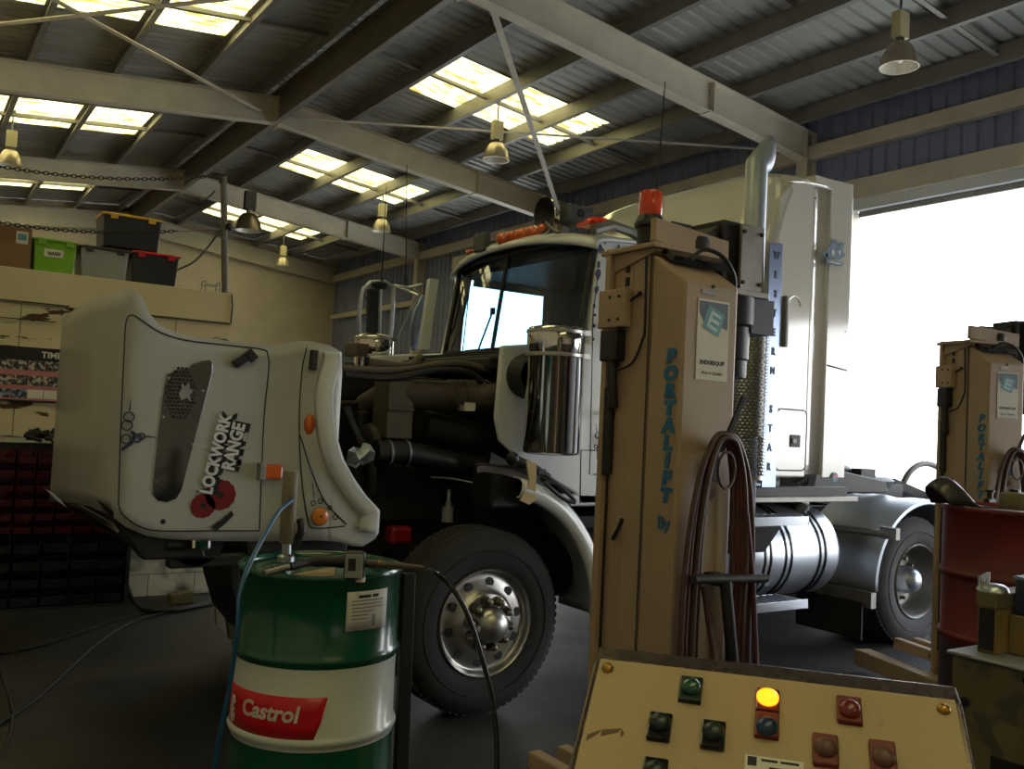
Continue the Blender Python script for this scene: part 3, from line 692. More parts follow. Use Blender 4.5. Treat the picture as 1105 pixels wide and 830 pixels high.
for a, b, r in ((338, 543, .012), (346, 541, .012), (356, 548, .01), (362, 558, .012)):
    cc = hy(a, b, .014); sw.tube([cc + Vector((r * math.cos(t * PI / 6), 0, r * math.sin(t * PI / 6))) for t in range(12)], .0022, 5, True)
sw.tube([hy(339, 538, .014), hy(337, 522, .014)], .002, 5)
part(sw, 'swirl_decal', 'ink', hood)
part(MB().ball(hy(176, 563, .01), .012, (1, .4, 1)), 'grommet', 'ink', hood, smooth=True)

# ---- front bumper, under the tilted hood --------------------
bp = MB().prism([(.78, YN + .02, 1.20), (.92, YN + .02, 1.09), (1.22, YN + .02, 1.035), (1.26, YN + .02, .93), (.98, YN + .02, .93)], (0, .12, 0))
bp.prism([(.9, YN + .1, 1.12), (1.24, YN + .1, 1.0), (1.26, YN + .1, .93), (1.0, YN + .1, .93)], (0, YF - YN - .3, 0))
bp.bb((1.1, YN + .05, .88), (1.72, YN + .13, .935)).bb((1.1, YF - .3, .88), (1.72, YF - .22, .935))
bump = part(bp, 'bumper', 'black', bevel=.01)
part(MB().prism([fy(YN - .02, a, b) for a, b in ((49, 528), (56, 531), (66, 540), (72, 548), (62, 541))], (0, .02, 0)), 'bumper_tip', 'alu', bump, bevel=.002)
fl_ = part(MB().box((1.22, YN + .0, 1.0), (.09, .06, .06)), 'fog_lamp', 'chrome', bump, bevel=.015)
part(MB().cyl((1.22, YN + .05, 1.02), (1.22, YN + .3, 1.02), .13, n=28).cyl((1.08, YN + .04, .99), (1.16, YN + .04, .99), .03, n=16), 'hood_pivot', 'black', bump, smooth=True)
part(MB().bb((1.62, YN + .0, .93), (1.96, YN + .1, 1.0)).prism([(1.42, YN + .2, .96), (1.9, YN + .2, .96), (1.9, YN + .2, .5), (1.6, YN + .2, .46), (1.5, YN + .2, .58), (1.44, YN + .2, .75)], (0, .5, 0)), 'bumper_mount', 'black', bump, bevel=.01)
part(MB().box((1.66, YN + .06, .97), (.42, .1, .06)), 'hood_stay', 'dark_steel', bump, bevel=.01)

# ---- engine ------------------------------------------------
en = MB().bb((1.95, 5.15, .95), (3.05, 5.95, 1.72)).bb((2.05, 5.25, 1.72), (3.0, 5.85, 1.9)).bb((2.1, 5.0, 1.0), (2.9, 5.2, 1.35))
for k in range(7): en.bb((2.03 + k * .14, 5.06, 1.38), (2.1 + k * .14, 5.18, 1.66))
for k in range(5): en.cyl((2.15 + k * .18, 5.3, 1.88), (2.15 + k * .18, 5.3, 1.96), .04, n=12)
eng = part(en, 'engine', 'grease', bevel=.02)
part(MB().bb((1.62, 4.85, .85), (1.76, 6.25, 1.95)), 'radiator', 'grease', bevel=.02)
part(MB().lathe([(.2, 0), (.42, .05), (.44, .1), (.43, .14)], (1.78, YC, 1.35), (1, 0, 0), 36), 'fan_shroud', 'black', smooth=True)
part(MB().lathe([(0, -.06), (.08, -.06), (.16, -.02), (.18, .04), (.12, .1), (0, .1)], (2.35, 5.02, 1.42), (1, 0, 0), 28).cyl((2.3, 5.0, 1.42), (2.3, 5.0, 1.2), .06, n=14), 'turbocharger', 'grease', eng, smooth=True)
def pipe(pts, r, name, m, p=None, n=14, sp=6): return part(MB().tube(spline(pts, sp), r, n), name, m, p or eng, smooth=True)
Y1 = 4.85
ip = pipe([fy(Y1 + .35, 395, 440), fy(Y1 + .1, 425, 424), fy(Y1, 450, 425), fy(Y1, 500, 427), fy(Y1 - .05, 552, 428)], .085, 'intake_duct', 'duct')
b = MB()
for k in range(7): pz = fy(Y1, 484 + k * 6.5, 426); b.lathe([(.083, -.006), (.094, 0), (.083, .006)], pz, (1, 0, 0), 24)
part(b, 'duct_bellows', 'duct', ip, smooth=True)
part(MB().lathe([(.088, -.01), (.093, -.01), (.093, .01), (.088, .01)], fy(Y1, 521, 427), (1, 0, 0), 24), 'hose_clamp', 'chrome', ip)
pipe([fy(4.8, 405, 488), fy(4.8, 440, 489), fy(4.85, 480, 497), fy(4.9, 530, 505)], .07, 'coolant_hose', 'grease')
for a in (418, 437): part(MB().lathe([(.072, -.007), (.078, -.007), (.078, .007), (.072, .007)], fy(4.8, a, 489), (1, 0, 0), 24), 'hose_clamp', 'alu', eng)
p = fy(4.9, 424, 442); part(MB().box(p, (.17, .2, .34)).box(p + Vector((0, -.02, 0)), (.175, .2, .02)).cyl(p + Vector((0, 0, .17)), p + Vector((0, 0, .21)), .04, n=16), 'coolant_tank', 'engine_beige', eng, bevel=.025)
pipe([fy(4.95, 455, 460), fy(4.95, 500, 470), fy(5.0, 550, 480)], .1, 'exhaust_manifold', 'grease')
pipe([fy(4.8, 372, 405), fy(4.8, 420, 408), fy(4.8, 470, 400), fy(4.8, 505, 402), fy(4.8, 520, 412)], .02, 'wiring_loom', 'black')
pipe([fy(4.85, 368, 398), fy(4.85, 430, 400), fy(4.85, 490, 392), fy(4.85, 530, 400)], .022, 'wiring_loom', 'duct')
pipe([fy(4.9, 400, 392), fy(4.9, 440, 396), fy(4.9, 455, 385)], .03, 'wiring_loom', 'duct')
pipe([fy(4.95, 372, 440), fy(4.9, 385, 470), fy(4.85, 400, 500), fy(4.85, 400, 530)], .03, 'radiator_hose', 'black')
# crumpled foil wrap hanging on the hose
b = MB(); random.seed(3)
pts = [(374, 486), (382, 482), (388, 484), (393, 478), (400, 480), (402, 488), (400, 496), (393, 503), (388, 500), (382, 505), (376, 500)]
g0 = [fy(4.72, a, c) for a, c in pts]; cc = sum(g0, Vector()) / len(g0)
ring = [q + Vector((0, random.uniform(-.04, .04), 0)) for q in g0]; inn = [cc + (q - cc) * .5 + Vector((0, random.uniform(-.07, .02), 0)) for q in g0]; n = len(g0)
b.add(ring + inn + [cc + Vector((0, -.05, 0))], [(i, (i + 1) % n, n + (i + 1) % n, n + i) for i in range(n)] + [(n + i, n + (i + 1) % n, 2 * n) for i in range(n)])
part(b, 'foil_wrap', 'alu_guard', eng, solid=.004)
p = fy(4.75, 483, 556); part(MB().cyl(p + Vector((0, 0, -.04)), p + Vector((0, 0, .05)), .034, n=20).cyl(p + Vector((0, 0, .05)), p + Vector((0, 0, .075)), .02, n=14), 'fluid_reservoir', 'tub_grey', eng, smooth=True)
pipe([p + Vector((0, 0, .07)), p + Vector((0, .0, .12)), p + Vector((.03, .05, .14))], .012, 'reservoir_pipe', 'alu', eng)
part(MB().box(fy(4.8, 500, 425 + 14), (.06, .02, .05)), 'data_plate', 'tub_grey', eng); p = fy(4.83, 503, 439)
part(MB().box(fy(4.72, 507, 439), (.075, .004, .05)), 'paper_label', 'paper', eng)
part(MB().box(fy(4.9, 430, 577), (.14, .1, .1)), 'oil_filter', 'red', eng, bevel=.02)
bx = MB().box(fy(4.45, 541, 524) + Vector((0, .0, 0)), (.27, .22, .24)); bxo = part(bx, 'battery_box', 'black', bevel=.015)
part(MB().prism([fy(4.335, a, b) for a, b in ((514, 504), (520, 502), (560, 508), (571, 515), (569, 522), (545, 513), (522, 509), (514, 510))], (0, -.01, 0)), 'box_strap', 'duct', bxo)
pipe([fy(4.8, 465, 515), fy(4.8, 490, 517), fy(4.75, 514, 522)], .006, 'bonnet_stay', 'alu')
part(MB().bb((1.9, 4.75, .62), (3.3, 5.05, .8)).bb((3.3, 4.7, .55), (4.4, 5.1, 1.05)).cyl((3.45, 4.72, .78), (4.3, 4.72, .78), .2, n=24), 'air_tank', 'dark_steel', smooth=True)
part(MB().prism([(1.5, 5.1, .72), (2.2, 5.1, .62), (3.4, 5.1, .62), (4.0, 5.1, .74), (4.0, 5.1, .8), (1.5, 5.1, .8)], (0, .07, 0)).prism([(1.5, 5.95, .72), (2.2, 5.95, .62), (3.4, 5.95, .62), (4.0, 5.95, .74), (4.0, 5.95, .8), (1.5, 5.95, .8)], (0, .07, 0)), 'leaf_spring', 'dark_steel')

# ---- cab ---------------------------------------------------
CN, CF = 4.66, 6.5
ZR = 2.86
cab = MB()
# cowl sides and lower body
cs = [(3.04, 2.10), (3.35, 2.14), (3.68, 2.17), (4.95, 2.17), (4.95, 1.16), (3.70, 1.13), (3.66, 1.2), (3.2, 1.42), (3.06, 1.52), (3.02, 1.66)]
for Y, d in ((CN, .04), (CF, .04)): cab.prism([(x, Y, z) for x, z in cs], (0, d, 0))
cab.bb((3.4, CN, 1.12), (4.95, CF, 1.2))                                   # floor
cabo = part(cab, 'cab', 'white_paint', bevel=.012)
part(MB().prism([fy(6.53, a, b) for a, b in ((453, 377), (464, 377), (474, 302), (464, 300))], (0, .05, 0)), 'a_pillar', 'white_paint', cabo, bevel=.006)
part(MB().bb((3.36, CN + .04, 1.2), (3.4, CF, 2.12)), 'firewall', 'black', cabo)
# upper body: pillars, header, side frames round the windows
ub = MB()
def pill(p, q, w, d): # leaning post
    p = Vector(p); q = Vector(q); ub.hexa([p + Vector(a) for a in ((0, 0, 0), (w, 0, 0), (w, d, 0), (0, d, 0))] + [q + Vector(a) for a in ((0, 0, 0), (w, 0, 0), (w, d, 0), (0, d, 0))])
pill((3.70, CN, 2.15), (3.77, CN + .02, 2.84), .2, .07); pill((3.66, CF - .03, 2.15), (3.77, CF - .05, 2.84), .12, .07)
for Y in (CN, CF - .03):
    ub.bb((4.72, Y, 2.15), (4.95, Y + .05, 2.88)); ub.bb((3.75, Y + .01, 2.80), (4.95, Y + .05, 2.9))
ub.bb((4.9, CN, 1.2), (4.95, CF, 2.2)); ub.bb((4.9, CN, 2.7), (4.95, CF, 2.9)); ub.bb((4.9, CN, 2.2), (4.95, CN + .5, 2.7)); ub.bb((4.9, CF - .5, 2.2), (4.95, CF, 2.7))
part(ub, 'cab_frame', 'white_paint', cabo, bevel=.012)
# roof: crowned skin with a visor edge
def crown(x, y, base, h): t = (y - (CN + CF) / 2) / ((CF - CN) / 2); return base + h * (1 - abs(t) ** 2.6)
rows = []
for i in range(9):
    x = [3.585, 3.59, 3.62, 3.7, 3.9, 4.2, 4.5, 4.8, 4.96][i]; dz = [-.045, -.01, .015, .03, .045, .06, .07, .075, .06][i]
    rows.append([(x + (.0 if i > 4 else .14 * abs((y - YC) / .98) ** 2.5), y, crown(x, y, ZR - .02, .09) + dz) for y in [CN - .035 + (CF - CN + .07) * k / 20 for k in range(21)]])
part(MB().grid(rows), 'cab_roof', 'white_paint', cabo, smooth=True, solid=.03, auto=60)
# windscreen: two bowed panes in one rubber frame
def ws(y, t):   # t 0 bottom .. 1 top
    a = abs((y - (CN + CF) / 2) / ((CF - CN) / 2)); x0 = 3.56 + .11 * a ** 2.2; x1 = 3.66 + .11 * a ** 2.2
    return Vector((x0 + (x1 - x0) * t, y, 2.13 + .04 * a + t * (.66 + .07 * (1 - a ** 2.6))))
rows = [[ws(CN + .05 + (CF - CN - .1) * k / 24, t / 6) for k in range(25)] for t in range(7)]
wso = part(MB().grid(rows), 'windscreen', 'windscreen', cabo, smooth=True)
edge = [ws(CN + .05 + (CF - CN - .1) * k / 24, 0) for k in range(25)] + [ws(CF - .05, t / 6) for t in range(1, 7)] + [ws(CF - .05 - (CF - CN - .1) * k / 24, 1) for k in range(1, 25)] + [ws(CN + .05, 1 - t / 6) for t in range(1, 6)]
part(MB().tube(edge, .02, 8, True), 'windscreen_rubber', 'black', wso, smooth=True)
part(MB().tube([ws(5.58, 0) - Vector((.01, 0, 0)), ws(5.58, 1) - Vector((.01, 0, 0))], .016, 8), 'windscreen_divider', 'black', wso)
part(MB().tube([ws(5.75, 0) + Vector((-.03, 0, .0)), ws(5.62, .45) + Vector((-.03, 0, 0))], .008, 6).box(ws(5.62, .42) + Vector((-.035, 0, 0)), (.02, .04, .05)), 'wiper', 'black', wso)
part(MB().tube([ws(6.4, .05) + Vector((-.03, 0, 0)), ws(6.25, .3) + Vector((-.03, 0, 0)), ws(6.2, .75) + Vector((-.03, 0, 0))], .008, 6), 'wiper', 'black', wso)
part(MB().prism([(3.30, CN + .02, 2.08), (3.62, CN + .02, 2.16), (3.62, CN + .02, 2.02), (3.32, CN + .02, 1.9)], (0, CF - CN, 0)).bb((3.02, CN + .1, 1.96), (3.4, CF - .06, 2.03)), 'cowl_panel', 'black', cabo, bevel=.01)
# near A pillar patches where paint has lifted
for a, c, s_ in ((648, 268, 1.0), (646, 285, .8), (645, 296, 1.3), (644, 312, 1.0), (641, 330, .6), (641, 352, .5), (640, 366, .5)):
    q = fy(CN - .003, a, c); b = MB().prism([q + Vector((math.cos(t) * .018 * s_ * random.uniform(.6, 1.3), 0, math.sin(t) * .03 * s_ * random.uniform(.6, 1.2))) for t in [k * PI / 4 for k in range(8)]], (0, -.002, 0)); part(b, 'bare_patch', 'letter_navy', cabo)
# doors
for Y, s in ((CN, -1), (CF + .04, 1)):
    d = MB(); f = .012
    oy = Y + s * f
    d.prism([(3.93, Y, 1.26), (4.78, Y, 1.26), (4.78, Y, 2.18), (3.93, Y, 2.18)], (0, s * .022, 0))
    w0 = 4.0 if s < 0 else 3.86
    d.prism([(w0 - .07, Y, 2.18), (w0, Y, 2.18), (w0 + .03, Y, 2.78), (w0 - .05, Y, 2.78)], (0, s * .022, 0)); d.prism([(4.68, Y, 2.18), (4.78, Y, 2.18), (4.78, Y, 2.84), (4.68, Y, 2.84)], (0, s * .022, 0)); d.prism([(3.95, Y, 2.76), (4.72, Y, 2.76), (4.72, Y, 2.84), (3.96, Y, 2.84)], (0, s * .022, 0))
    do = part(d, 'door', 'white_paint', cabo, bevel=.008)
    part(MB().bb((w0, Y + s * .004, 2.18), (4.7, Y + s * .010, 2.77)), 'door_window', 'glass_far', do)
    part(MB().bb((4.55, Y + s * .02, 1.98), (4.72, Y + s * .05, 2.03)), 'door_handle', 'chrome', do, bevel=.01)
    part(MB().tube([(3.87, Y + s * .002, 1.2), (3.87, Y + s * .002, 2.1), (3.92, Y + s * .002, 2.85)], .005, 6), 'door_seam', 'ink', do)
part(MB().tube([fy(CN - .001, a, b) for a, b in ((626, 543), (627, 486), (662, 486))], .004, 6), 'panel_seam', 'ink', cabo)
part(MB().tube([fy(CN - .001, a, b) for a, b in ((636, 512), (637, 490), (640, 340), (645, 300))], .003, 6), 'panel_seam', 'ink', cabo)
part(MB().tube([fy(CN - .03, a, b) for a, b in ((641, 512), (660, 512))], .003, 6), 'panel_seam', 'ink', cabo)
b = MB()
for a, c, r in ((645, 470, .02), (648, 478, .018), (651, 471, .013), (643, 482, .012)):
    cc = fy(CN - .026, a, c); b.tube([cc + Vector((r * math.cos(t * PI / 6), 0, r * math.sin(t * PI / 6))) for t in range(12)], .004, 6, True)
b.tube([fy(CN - .026, a, c) for a, c in ((644, 466), (643, 457))], [.004, .001], 6).tube([fy(CN - .026, a, c) for a, c in ((652, 473), (664, 474))], [.004, .001], 6).tube([fy(CN - .026, a, c) for a, c in ((645, 484), (644, 496))], [.005, .001], 6)
part(b, 'swirl_decal', 'letter_navy', cabo)
for a, b in ((653, 262), (651, 270), (642, 340)): part(MB().ball(fy(CN - .004, a, b), .009, (1, .4, 1)), 'screw', 'ink', cabo)
# interior: seats, wheel, dash
part(MB().bb((3.66, CN + .1, 1.9), (3.95, CF - .1, 2.12)).bb((3.72, 5.75, 2.1), (3.9, 6.3, 2.2)), 'dashboard', 'black', cabo, bevel=.03)
part(MB().tube([Vector((4.0, 5.05, 2.2)) + Vector((.1 * math.sin(t), .23 * math.cos(t), .2 * math.sin(t))) for t in [k * PI / 12 for k in range(24)]], .015, 8, True), 'steering_wheel', 'black', cabo, smooth=True)
for y in (5.0, 6.1): part(MB().bb((4.25, y - .25, 1.5), (4.75, y + .25, 1.75)).bb((4.65, y - .25, 1.6), (4.8, y + .25, 2.3)), 'seat', 'black', cabo, bevel=.04)
part(MB().bb((3.8, CN + .08, 2.80), (4.9, CF - .1, 2.84)), 'headlining', 'black', cabo)
# near wheel-arch half-guard, fixed to the cab
rws = []
for i in range(25):
    a = math.radians(80 - 84 * i / 24); d = Vector((math.cos(a), 0, math.sin(a)))
    R = .76 if i < 18 else .76 + .002 * (i - 18)
    rws.append([Vector((2.80, 0, .56)) + d * (R + h) + Vector((0, y, 0)) for y, h in ((4.7, .02), (4.3, .02), (4.24, .012), (4.215, -.01), (4.21, -.05), (4.225, -.085), (4.25, -.09))])
a0 = part(MB().grid(rws), 'wing', 'white_paint', smooth=True, solid=.008, auto=60)
part(MB().prism([fy(4.22, a, b) for a, b in ((567, 497), (578, 500), (577, 540), (570, 545), (560, 540), (570, 520))], (0, -.012, 0)), 'tape_patch', 'tape', a0, bevel=.003)
part(MB().prism([fy(4.22, a, b) for a, b in ((651, 646), (656, 650), (659, 662))], (0, .01, 0)), 'broken_mud_flap', 'paper', a0)
part(MB().bb((1.8, 6.32, .85), (3.7, 6.36, 2.0)).bb((1.9, 6.0, .5), (3.6, 6.3, .9)), 'far_gap_blocker', 'black')  # added dark sheets blocking the bright doorway seen through the engine bay
part(MB().bb((1.8, 6.28, .55), (4.95, 6.32, 1.16)), 'far_slot_blocker', 'black')  # added dark strip closing the bright slot left under the cab
part(MB().prism([(3.0, 4.66, 1.45), (3.3, 4.66, 1.32), (3.62, 4.66, 1.14), (3.62, 4.66, 1.0), (3.2, 4.66, .7), (2.9, 4.66, .9)], (0, .05, 0)), 'inner_wing', 'black')
rr = arc((2.80, YF + .07, .56), .76, math.radians(92), math.radians(-4), 24)
part(MB().grid([[q + Vector((0, dy, 0)) for dy in (-.5, -.02, 0)] for q in rr]), 'wing', 'white_paint', smooth=True, solid=.01)
# black hand pump / clamp and rubber catch lying on the guard
part(MB().tube([fy(4.3, 553, 495), fy(4.28, 575, 505), fy(4.27, 592, 515)], [.03, .028, .02], 12).ball(fy(4.3, 553, 495), .04).box(fy(4.26, 584, 509), (.05, .02, .03)), 'bonnet_catch', 'black', smooth=True)
part(MB().tube(spline([fy(4.2, a, b) for a, b in ((588, 520), (600, 522), (614, 534), (620, 542), (608, 538), (594, 527))], 4), .012, 8, True), 'catch_loop', 'black', smooth=True)

# ---- air cleaners -------------------------------------------
def cleaner(x, y, z0, z1, r, name='air_cleaner'):
    o = part(MB().lathe([(0, 0), (r * .8, 0), (r * .96, .008), (r, .02), (r, z1 - z0 - .16), (r + .004, z1 - z0 - .155), (r + .004, z1 - z0 - .02), (r * .97, z1 - z0 - .005), (r * .3, z1 - z0 + .02), (0, z1 - z0 + .02)], (x, y, z0), (0, 0, 1), 56), name, 'chrome', smooth=True, auto=50)
    for z in (z1 - .17, z1 - .03): part(MB().lathe([(r + .003, -.012), (r + .010, -.008), (r + .010, .008), (r + .003, .012)], (x, y, z), (0, 0, 1), 48).box((x + r * .7, y - r * .78, z), (.05, .03, .03)), 'clamp_band', 'alloy', o, smooth=True)
    return o
c = fy(4.36, 601, 493)
ac = cleaner(c.x, 4.42, 1.455, 2.215, .172)
part(MB().lathe([(.0, 0), (.135, 0), (.14, .02), (.13, .05), (.12, .08), (.12, .14)], fy(4.66, 566, 406), (.0, -1, 0), 32), 'intake_port', 'black', ac, smooth=True)
c2 = fy(6.72, 402, 400); a2 = cleaner(c2.x, 6.72, 1.98, 2.28, .15); part(MB().bb((c2.x - .2, 6.6, 2.1), (c2.x + .1, 6.85, 2.2)), 'cleaner_bracket', 'duct', a2, bevel=.01)

# ---- far and near mirrors, antennas --------------------------
mf = MB()
P = [fy(7.0, a, b) for a, b in ((392, 312), (390, 318), (387, 340), (388, 358), (394, 365), (408, 367), (421, 366), (423, 350), (424, 330), (425, 310), (415, 304), (400, 304))]
mf.tube(P, .017, 10, True); mf.tube([fy(7.0, 411, 306), fy(7.0, 410, 366)], .012, 8)
mf.tube(spline([fy(7.0, 425, 308), fy(6.9, 440, 310), fy(6.7, 456, 307)], 4), .012, 8).tube(spline([fy(7.0, 425, 308), fy(6.9, 440, 314), fy(6.7, 452, 319)], 4), .012, 8).tube([fy(6.9, 428, 366), fy(6.7, 450, 318)], .008, 8)
mo = part(mf, 'mirror_arm', 'alu', smooth=True)
p = (P[0] + P[6]) / 2; part(MB().prism([fy(7.0, a, b) for a, b in ((397, 312), (409, 312), (408, 362), (396, 361))], (-.0, .03, 0)), 'mirror_head', 'black', mo, bevel=.008)
part(MB().ball(fy(7.0, 410, 308), .05, (1.6, .6, .7)).box(fy(7.0, 398, 322), (.05, .03, .02)), 'mirror_bracket', 'black', mo, smooth=True)
part(MB().prism([fy(6.6, a, b) for a, b in ((455, 318), (448, 332), (443, 350), (442, 368), (444, 377), (450, 379), (458, 345), (461, 320))], (0, .03, 0)), 'far_quarter_window', 'rib_blue', cabo, bevel=.01)
for u0, v0, u1, v1 in ((439, 177, 438, 308), (417, 201, 412, 304)):
    part(MB().tube([fy(7.0, u1, v1), fy(7.0, (u0 + u1) / 2, (v0 + v1) / 2), fy(7.0, u0, v0)], [.007, .004, .003], 6).tube([fy(7.0, u1, v1), fy(7.0, u1, v1 - 14)], [.02, .006], 10), 'aerial', 'black')
part(MB().tube([(3.86, 4.28, 2.35), (3.85, 4.24, 2.9), (3.85, 4.2, 3.80)], [.012, .006, .004], 6).tube([(3.86, 4.28, 2.3), (3.86, 4.66, 2.3)], .014, 8), 'aerial', 'black', smooth=True)
part(MB().tube([(4.0, 4.28, 1.72), (4.0, 4.24, 1.8), (4.0, 4.24, 2.4), (4.0, 4.28, 2.48)], .014, 8).tube([(4.0, 4.28, 1.72), (4.0, 4.66, 1.75)], .014, 8).tube([(4.0, 4.28, 2.48), (4.0, 4.66, 2.45)], .014, 8).bb((3.99, 4.1, 1.85), (4.05, 4.24, 2.35)), 'mirror_arm', 'alu', smooth=True)

# ---- roof furniture ------------------------------------------
def roofz(x, y): return crown(x, y, ZR - .02, .09) + lerp([(3.58, 0), (3.62, .015), (3.7, .03), (3.9, .045), (4.2, .06), (4.8, .075)], x)
def onroof(u, v0, Y): return fy(Y, u, v0)
lb = MB(); yb = 5.25
A = fy(5.6, 541, 260); B = fy(5.15, 588, 250)
x0 = 3.78; d = MB()
for k in range(5):
    t = .04 + .92 * k / 4; q = A.lerp(B, t); d.ball((q.x - .01, q.y, q.z + .012), .045, (1, 1.15, 1))
part(MB().tube([A, A.lerp(B, .5), B], .043, 14).tube([A + Vector((0, 0, .02)), B + Vector((0, 0, .02))], .036, 12).add(d.v, d.f), 'marker_light_bar', 'amber', cabo, smooth=True)
part(MB().tube([A + Vector((.02, 0, -.05)), B + Vector((.02, 0, -.05))], .022, 8), 'light_bar_base', 'galv', cabo)
q = fy(5.85, 520, 262); part(MB().box(q, (.06, .16, .14)), 'roof_box', 'machine_grey', cabo, bevel=.01); q = fy(6.05, 507, 272); part(MB().box(q, (.05, .06, .03)), 'clearance_lamp', 'amber', cabo, bevel=.01)
q = fy(4.98, 622, 233); rb = part(MB().box(q, (.22, .1, .13)), 'roof_box', 'machine_grey', cabo, bevel=.008)
part(MB().lathe([(0, 0), (.02, 0), (.025, .004), (.03, 0)], q + Vector((0, -.055, .01)), (0, -1, 0), 20), 'box_knob', 'black', rb)
q = fy(4.75, 646, 240); dm = part(MB().ball(q + Vector((0, 0, -.02)), .1, (1.2, .8, .55), 24, 12, 0, PI / 2).bb((q.x - .13, q.y - .07, q.z - .04), (q.x + .16, q.y + .07, q.z - .018)), 'clearance_lamp', 'orange', cabo, smooth=True)
q = fy(5.1, 592, 232)  # air horn: flared bell facing forward
part(MB().lathe([(.125, -.14), (.128, -.135), (.115, -.125), (.07, -.07), (.035, .0), (.024, .12), (.03, .3), (.03, .36), (0, .37)], q + Vector((.1, 0, .0)), (1, 0, .05), 36), 'air_horn', 'chrome', cabo, smooth=True)
part(MB().lathe([(.12, -.138), (.06, -.07), (.0, -.03)], q + Vector((.1, 0, .0)), (1, 0, .05), 36), 'horn_throat', 'black', cabo, smooth=True)
part(MB().tube(spline([fy(5.0, 588, 240), fy(4.95, 600, 250), fy(4.9, 606, 250)], 4), .012, 8), 'horn_pipe', 'galv', cabo, smooth=True)
part(MB().bb((q.x + .1, q.y - .03, q.z - .13), (q.x + .16, q.y + .03, q.z - .02)), 'horn_bracket', 'galv', cabo)
part(MB().tube([fy(4.62, 640, 248), fy(4.62, 660, 243), fy(4.62, 680, 250), fy(4.62, 700, 262)], .035, 8), 'roof_gutter', 'galv', cabo, smooth=True)

# ---- sleeper --------------------------------------------------
SN, SF = 4.42, 6.68
def sprof(x):  # roof height against x
    return lerp([(4.75, 3.02), (4.9, 3.3), (5.05, 3.48), (5.2, 3.585), (5.45, 3.64), (5.75, 3.65)], x)
rows = []
nY = 24
for x, zz in ((4.97, 2.95), (5.00, 3.0), (5.06, 3.2), (5.13, 3.42), (5.2, 3.56), (5.3, 3.62), (5.5, 3.65), (5.74, 3.655)):
    row = []
    for k in range(nY + 1):
        t = -1 + 2 * k / nY; a = abs(t); y = (SN + SF) / 2 + (SF - SN) / 2 * (math.copysign(1, t) * (1 - (1 - a) ** 1.15) if a < 1 else t)
        row.append((x + .16 * a ** 6 * (1 if x < 5.3 else 0), y, zz - .10 * a ** 6 - .03 * a * a))
    rows.append(row)
sl = MB().bb((5.2, SN + .03, 1.34), (5.74, SF - .03, 3.56))
slo = part(sl, 'sleeper', 'sleeper_paint', bevel=.09, seg=4)
part(MB().grid(rows), 'sleeper_roof', 'sleeper_paint', slo, smooth=True, solid=.02, auto=60)
part(MB().hexa([(4.98, SN + .2, 1.34), (5.2, SN + .16, 1.34), (5.2, SF - .16, 1.34), (4.98, SF - .2, 1.34), (4.98, SN + .24, 2.98), (5.2, SN + .2, 3.3), (5.2, SF - .2, 3.3), (4.98, SF - .24, 2.98)]), 'sleeper_front', 'sleeper_paint', slo, bevel=.03)
# near flank
part(MB().prism([(5.215, SN + .03, 1.34), (5.60, SN + .03, 1.34), (5.60, SN + .03, 3.54), (5.52, SN + .03, 3.56), (5.38, SN + .03, 3.52), (5.215, SN + .03, 3.36)], (0, -.025, 0)), 'side_panel', 'sleeper_paint', slo, bevel=.012)
def rrect(x0, x1, z0, z1, r, y):
    o = []
    for cx, cz, a in ((x1 - r, z1 - r, 0), (x0 + r, z1 - r, PI / 2), (x0 + r, z0 + r, PI), (x1 - r, z0 + r, 1.5 * PI)):
        for k in range(6): t = a + PI / 2 * k / 5; o.append(Vector((cx + r * math.cos(t), y, cz + r * math.sin(t))))
    return o
f1 = SN + .004
k0 = fy(f1, 838, 441); k1 = fy(f1, 868, 508)
lk = part(MB().prism(rrect(k0.x, k1.x, k1.z, k0.z, .045, f1), (0, -.006, 0)), 'locker_door', 'sleeper_paint', slo, bevel=.002)
part(MB().tube(rrect(k0.x, k1.x, k1.z, k0.z, .045, f1 - .004), .006, 6, True), 'door_seal', 'ink', lk, smooth=True)
part(MB().box(fy(f1 - .01, 858, 476), (.11, .01, .09)), 'latch_recess', 'dark_steel', lk, bevel=.008); part(MB().box(fy(f1 - .018, 857, 476), (.045, .01, .035)), 'latch', 'tub_grey', lk, bevel=.008)
h = MB().bb(tuple(fy(f1, 846, 366)), tuple(fy(f1 - .05, 848, 328))); q = fy(f1 - .03, 847, 347)
part(MB().box(q, (.035, .05, .37)), 'grab_handle', 'tub_grey', slo, bevel=.01)
part(MB().tube(arc(fy(f1, 857, 330), .07, 0, PI, 12), .008, 6), 'handle_rim', 'sleeper_paint', slo, smooth=True)
# side fairing behind the sleeper
fr_ = MB().grid([[(5.60 + .2 * k / 8, SN + .012 + .05 * math.sin(PI * k / 8), z) for k in range(9)] for z in (1.36, 3.58)])
part(fr_, 'fairing_channel', 'sleeper_paint', slo, smooth=True, solid=.01)
for Y, s in ((SN, 1), (SF, -1)):
    fo = part(MB().prism([(5.79, Y, 1.34), (6.03, Y - s * .02, 1.34), (6.03, Y - s * .02, 3.60), (5.79, Y, 3.60)], (0, s * .02, 0)).bb((5.6, Y, 3.52), (6.03, Y + s * .1, 3.60)), 'side_fairing', 'sleeper_paint', slo, bevel=.006)
    if s == 1: near_f = fo
part(MB().tube([fy(SN - .012, 893, 394), fy(SN - .022, 914, 400)], .004, 6), 'fairing_joint', 'ink', near_f)
for a, b in ((903, 193), (912, 358), (911, 496), (880, 214)): part(MB().ball(fy(SN - .014, a, b), .009, (1, .4, 1)), 'screw', 'ink', near_f)
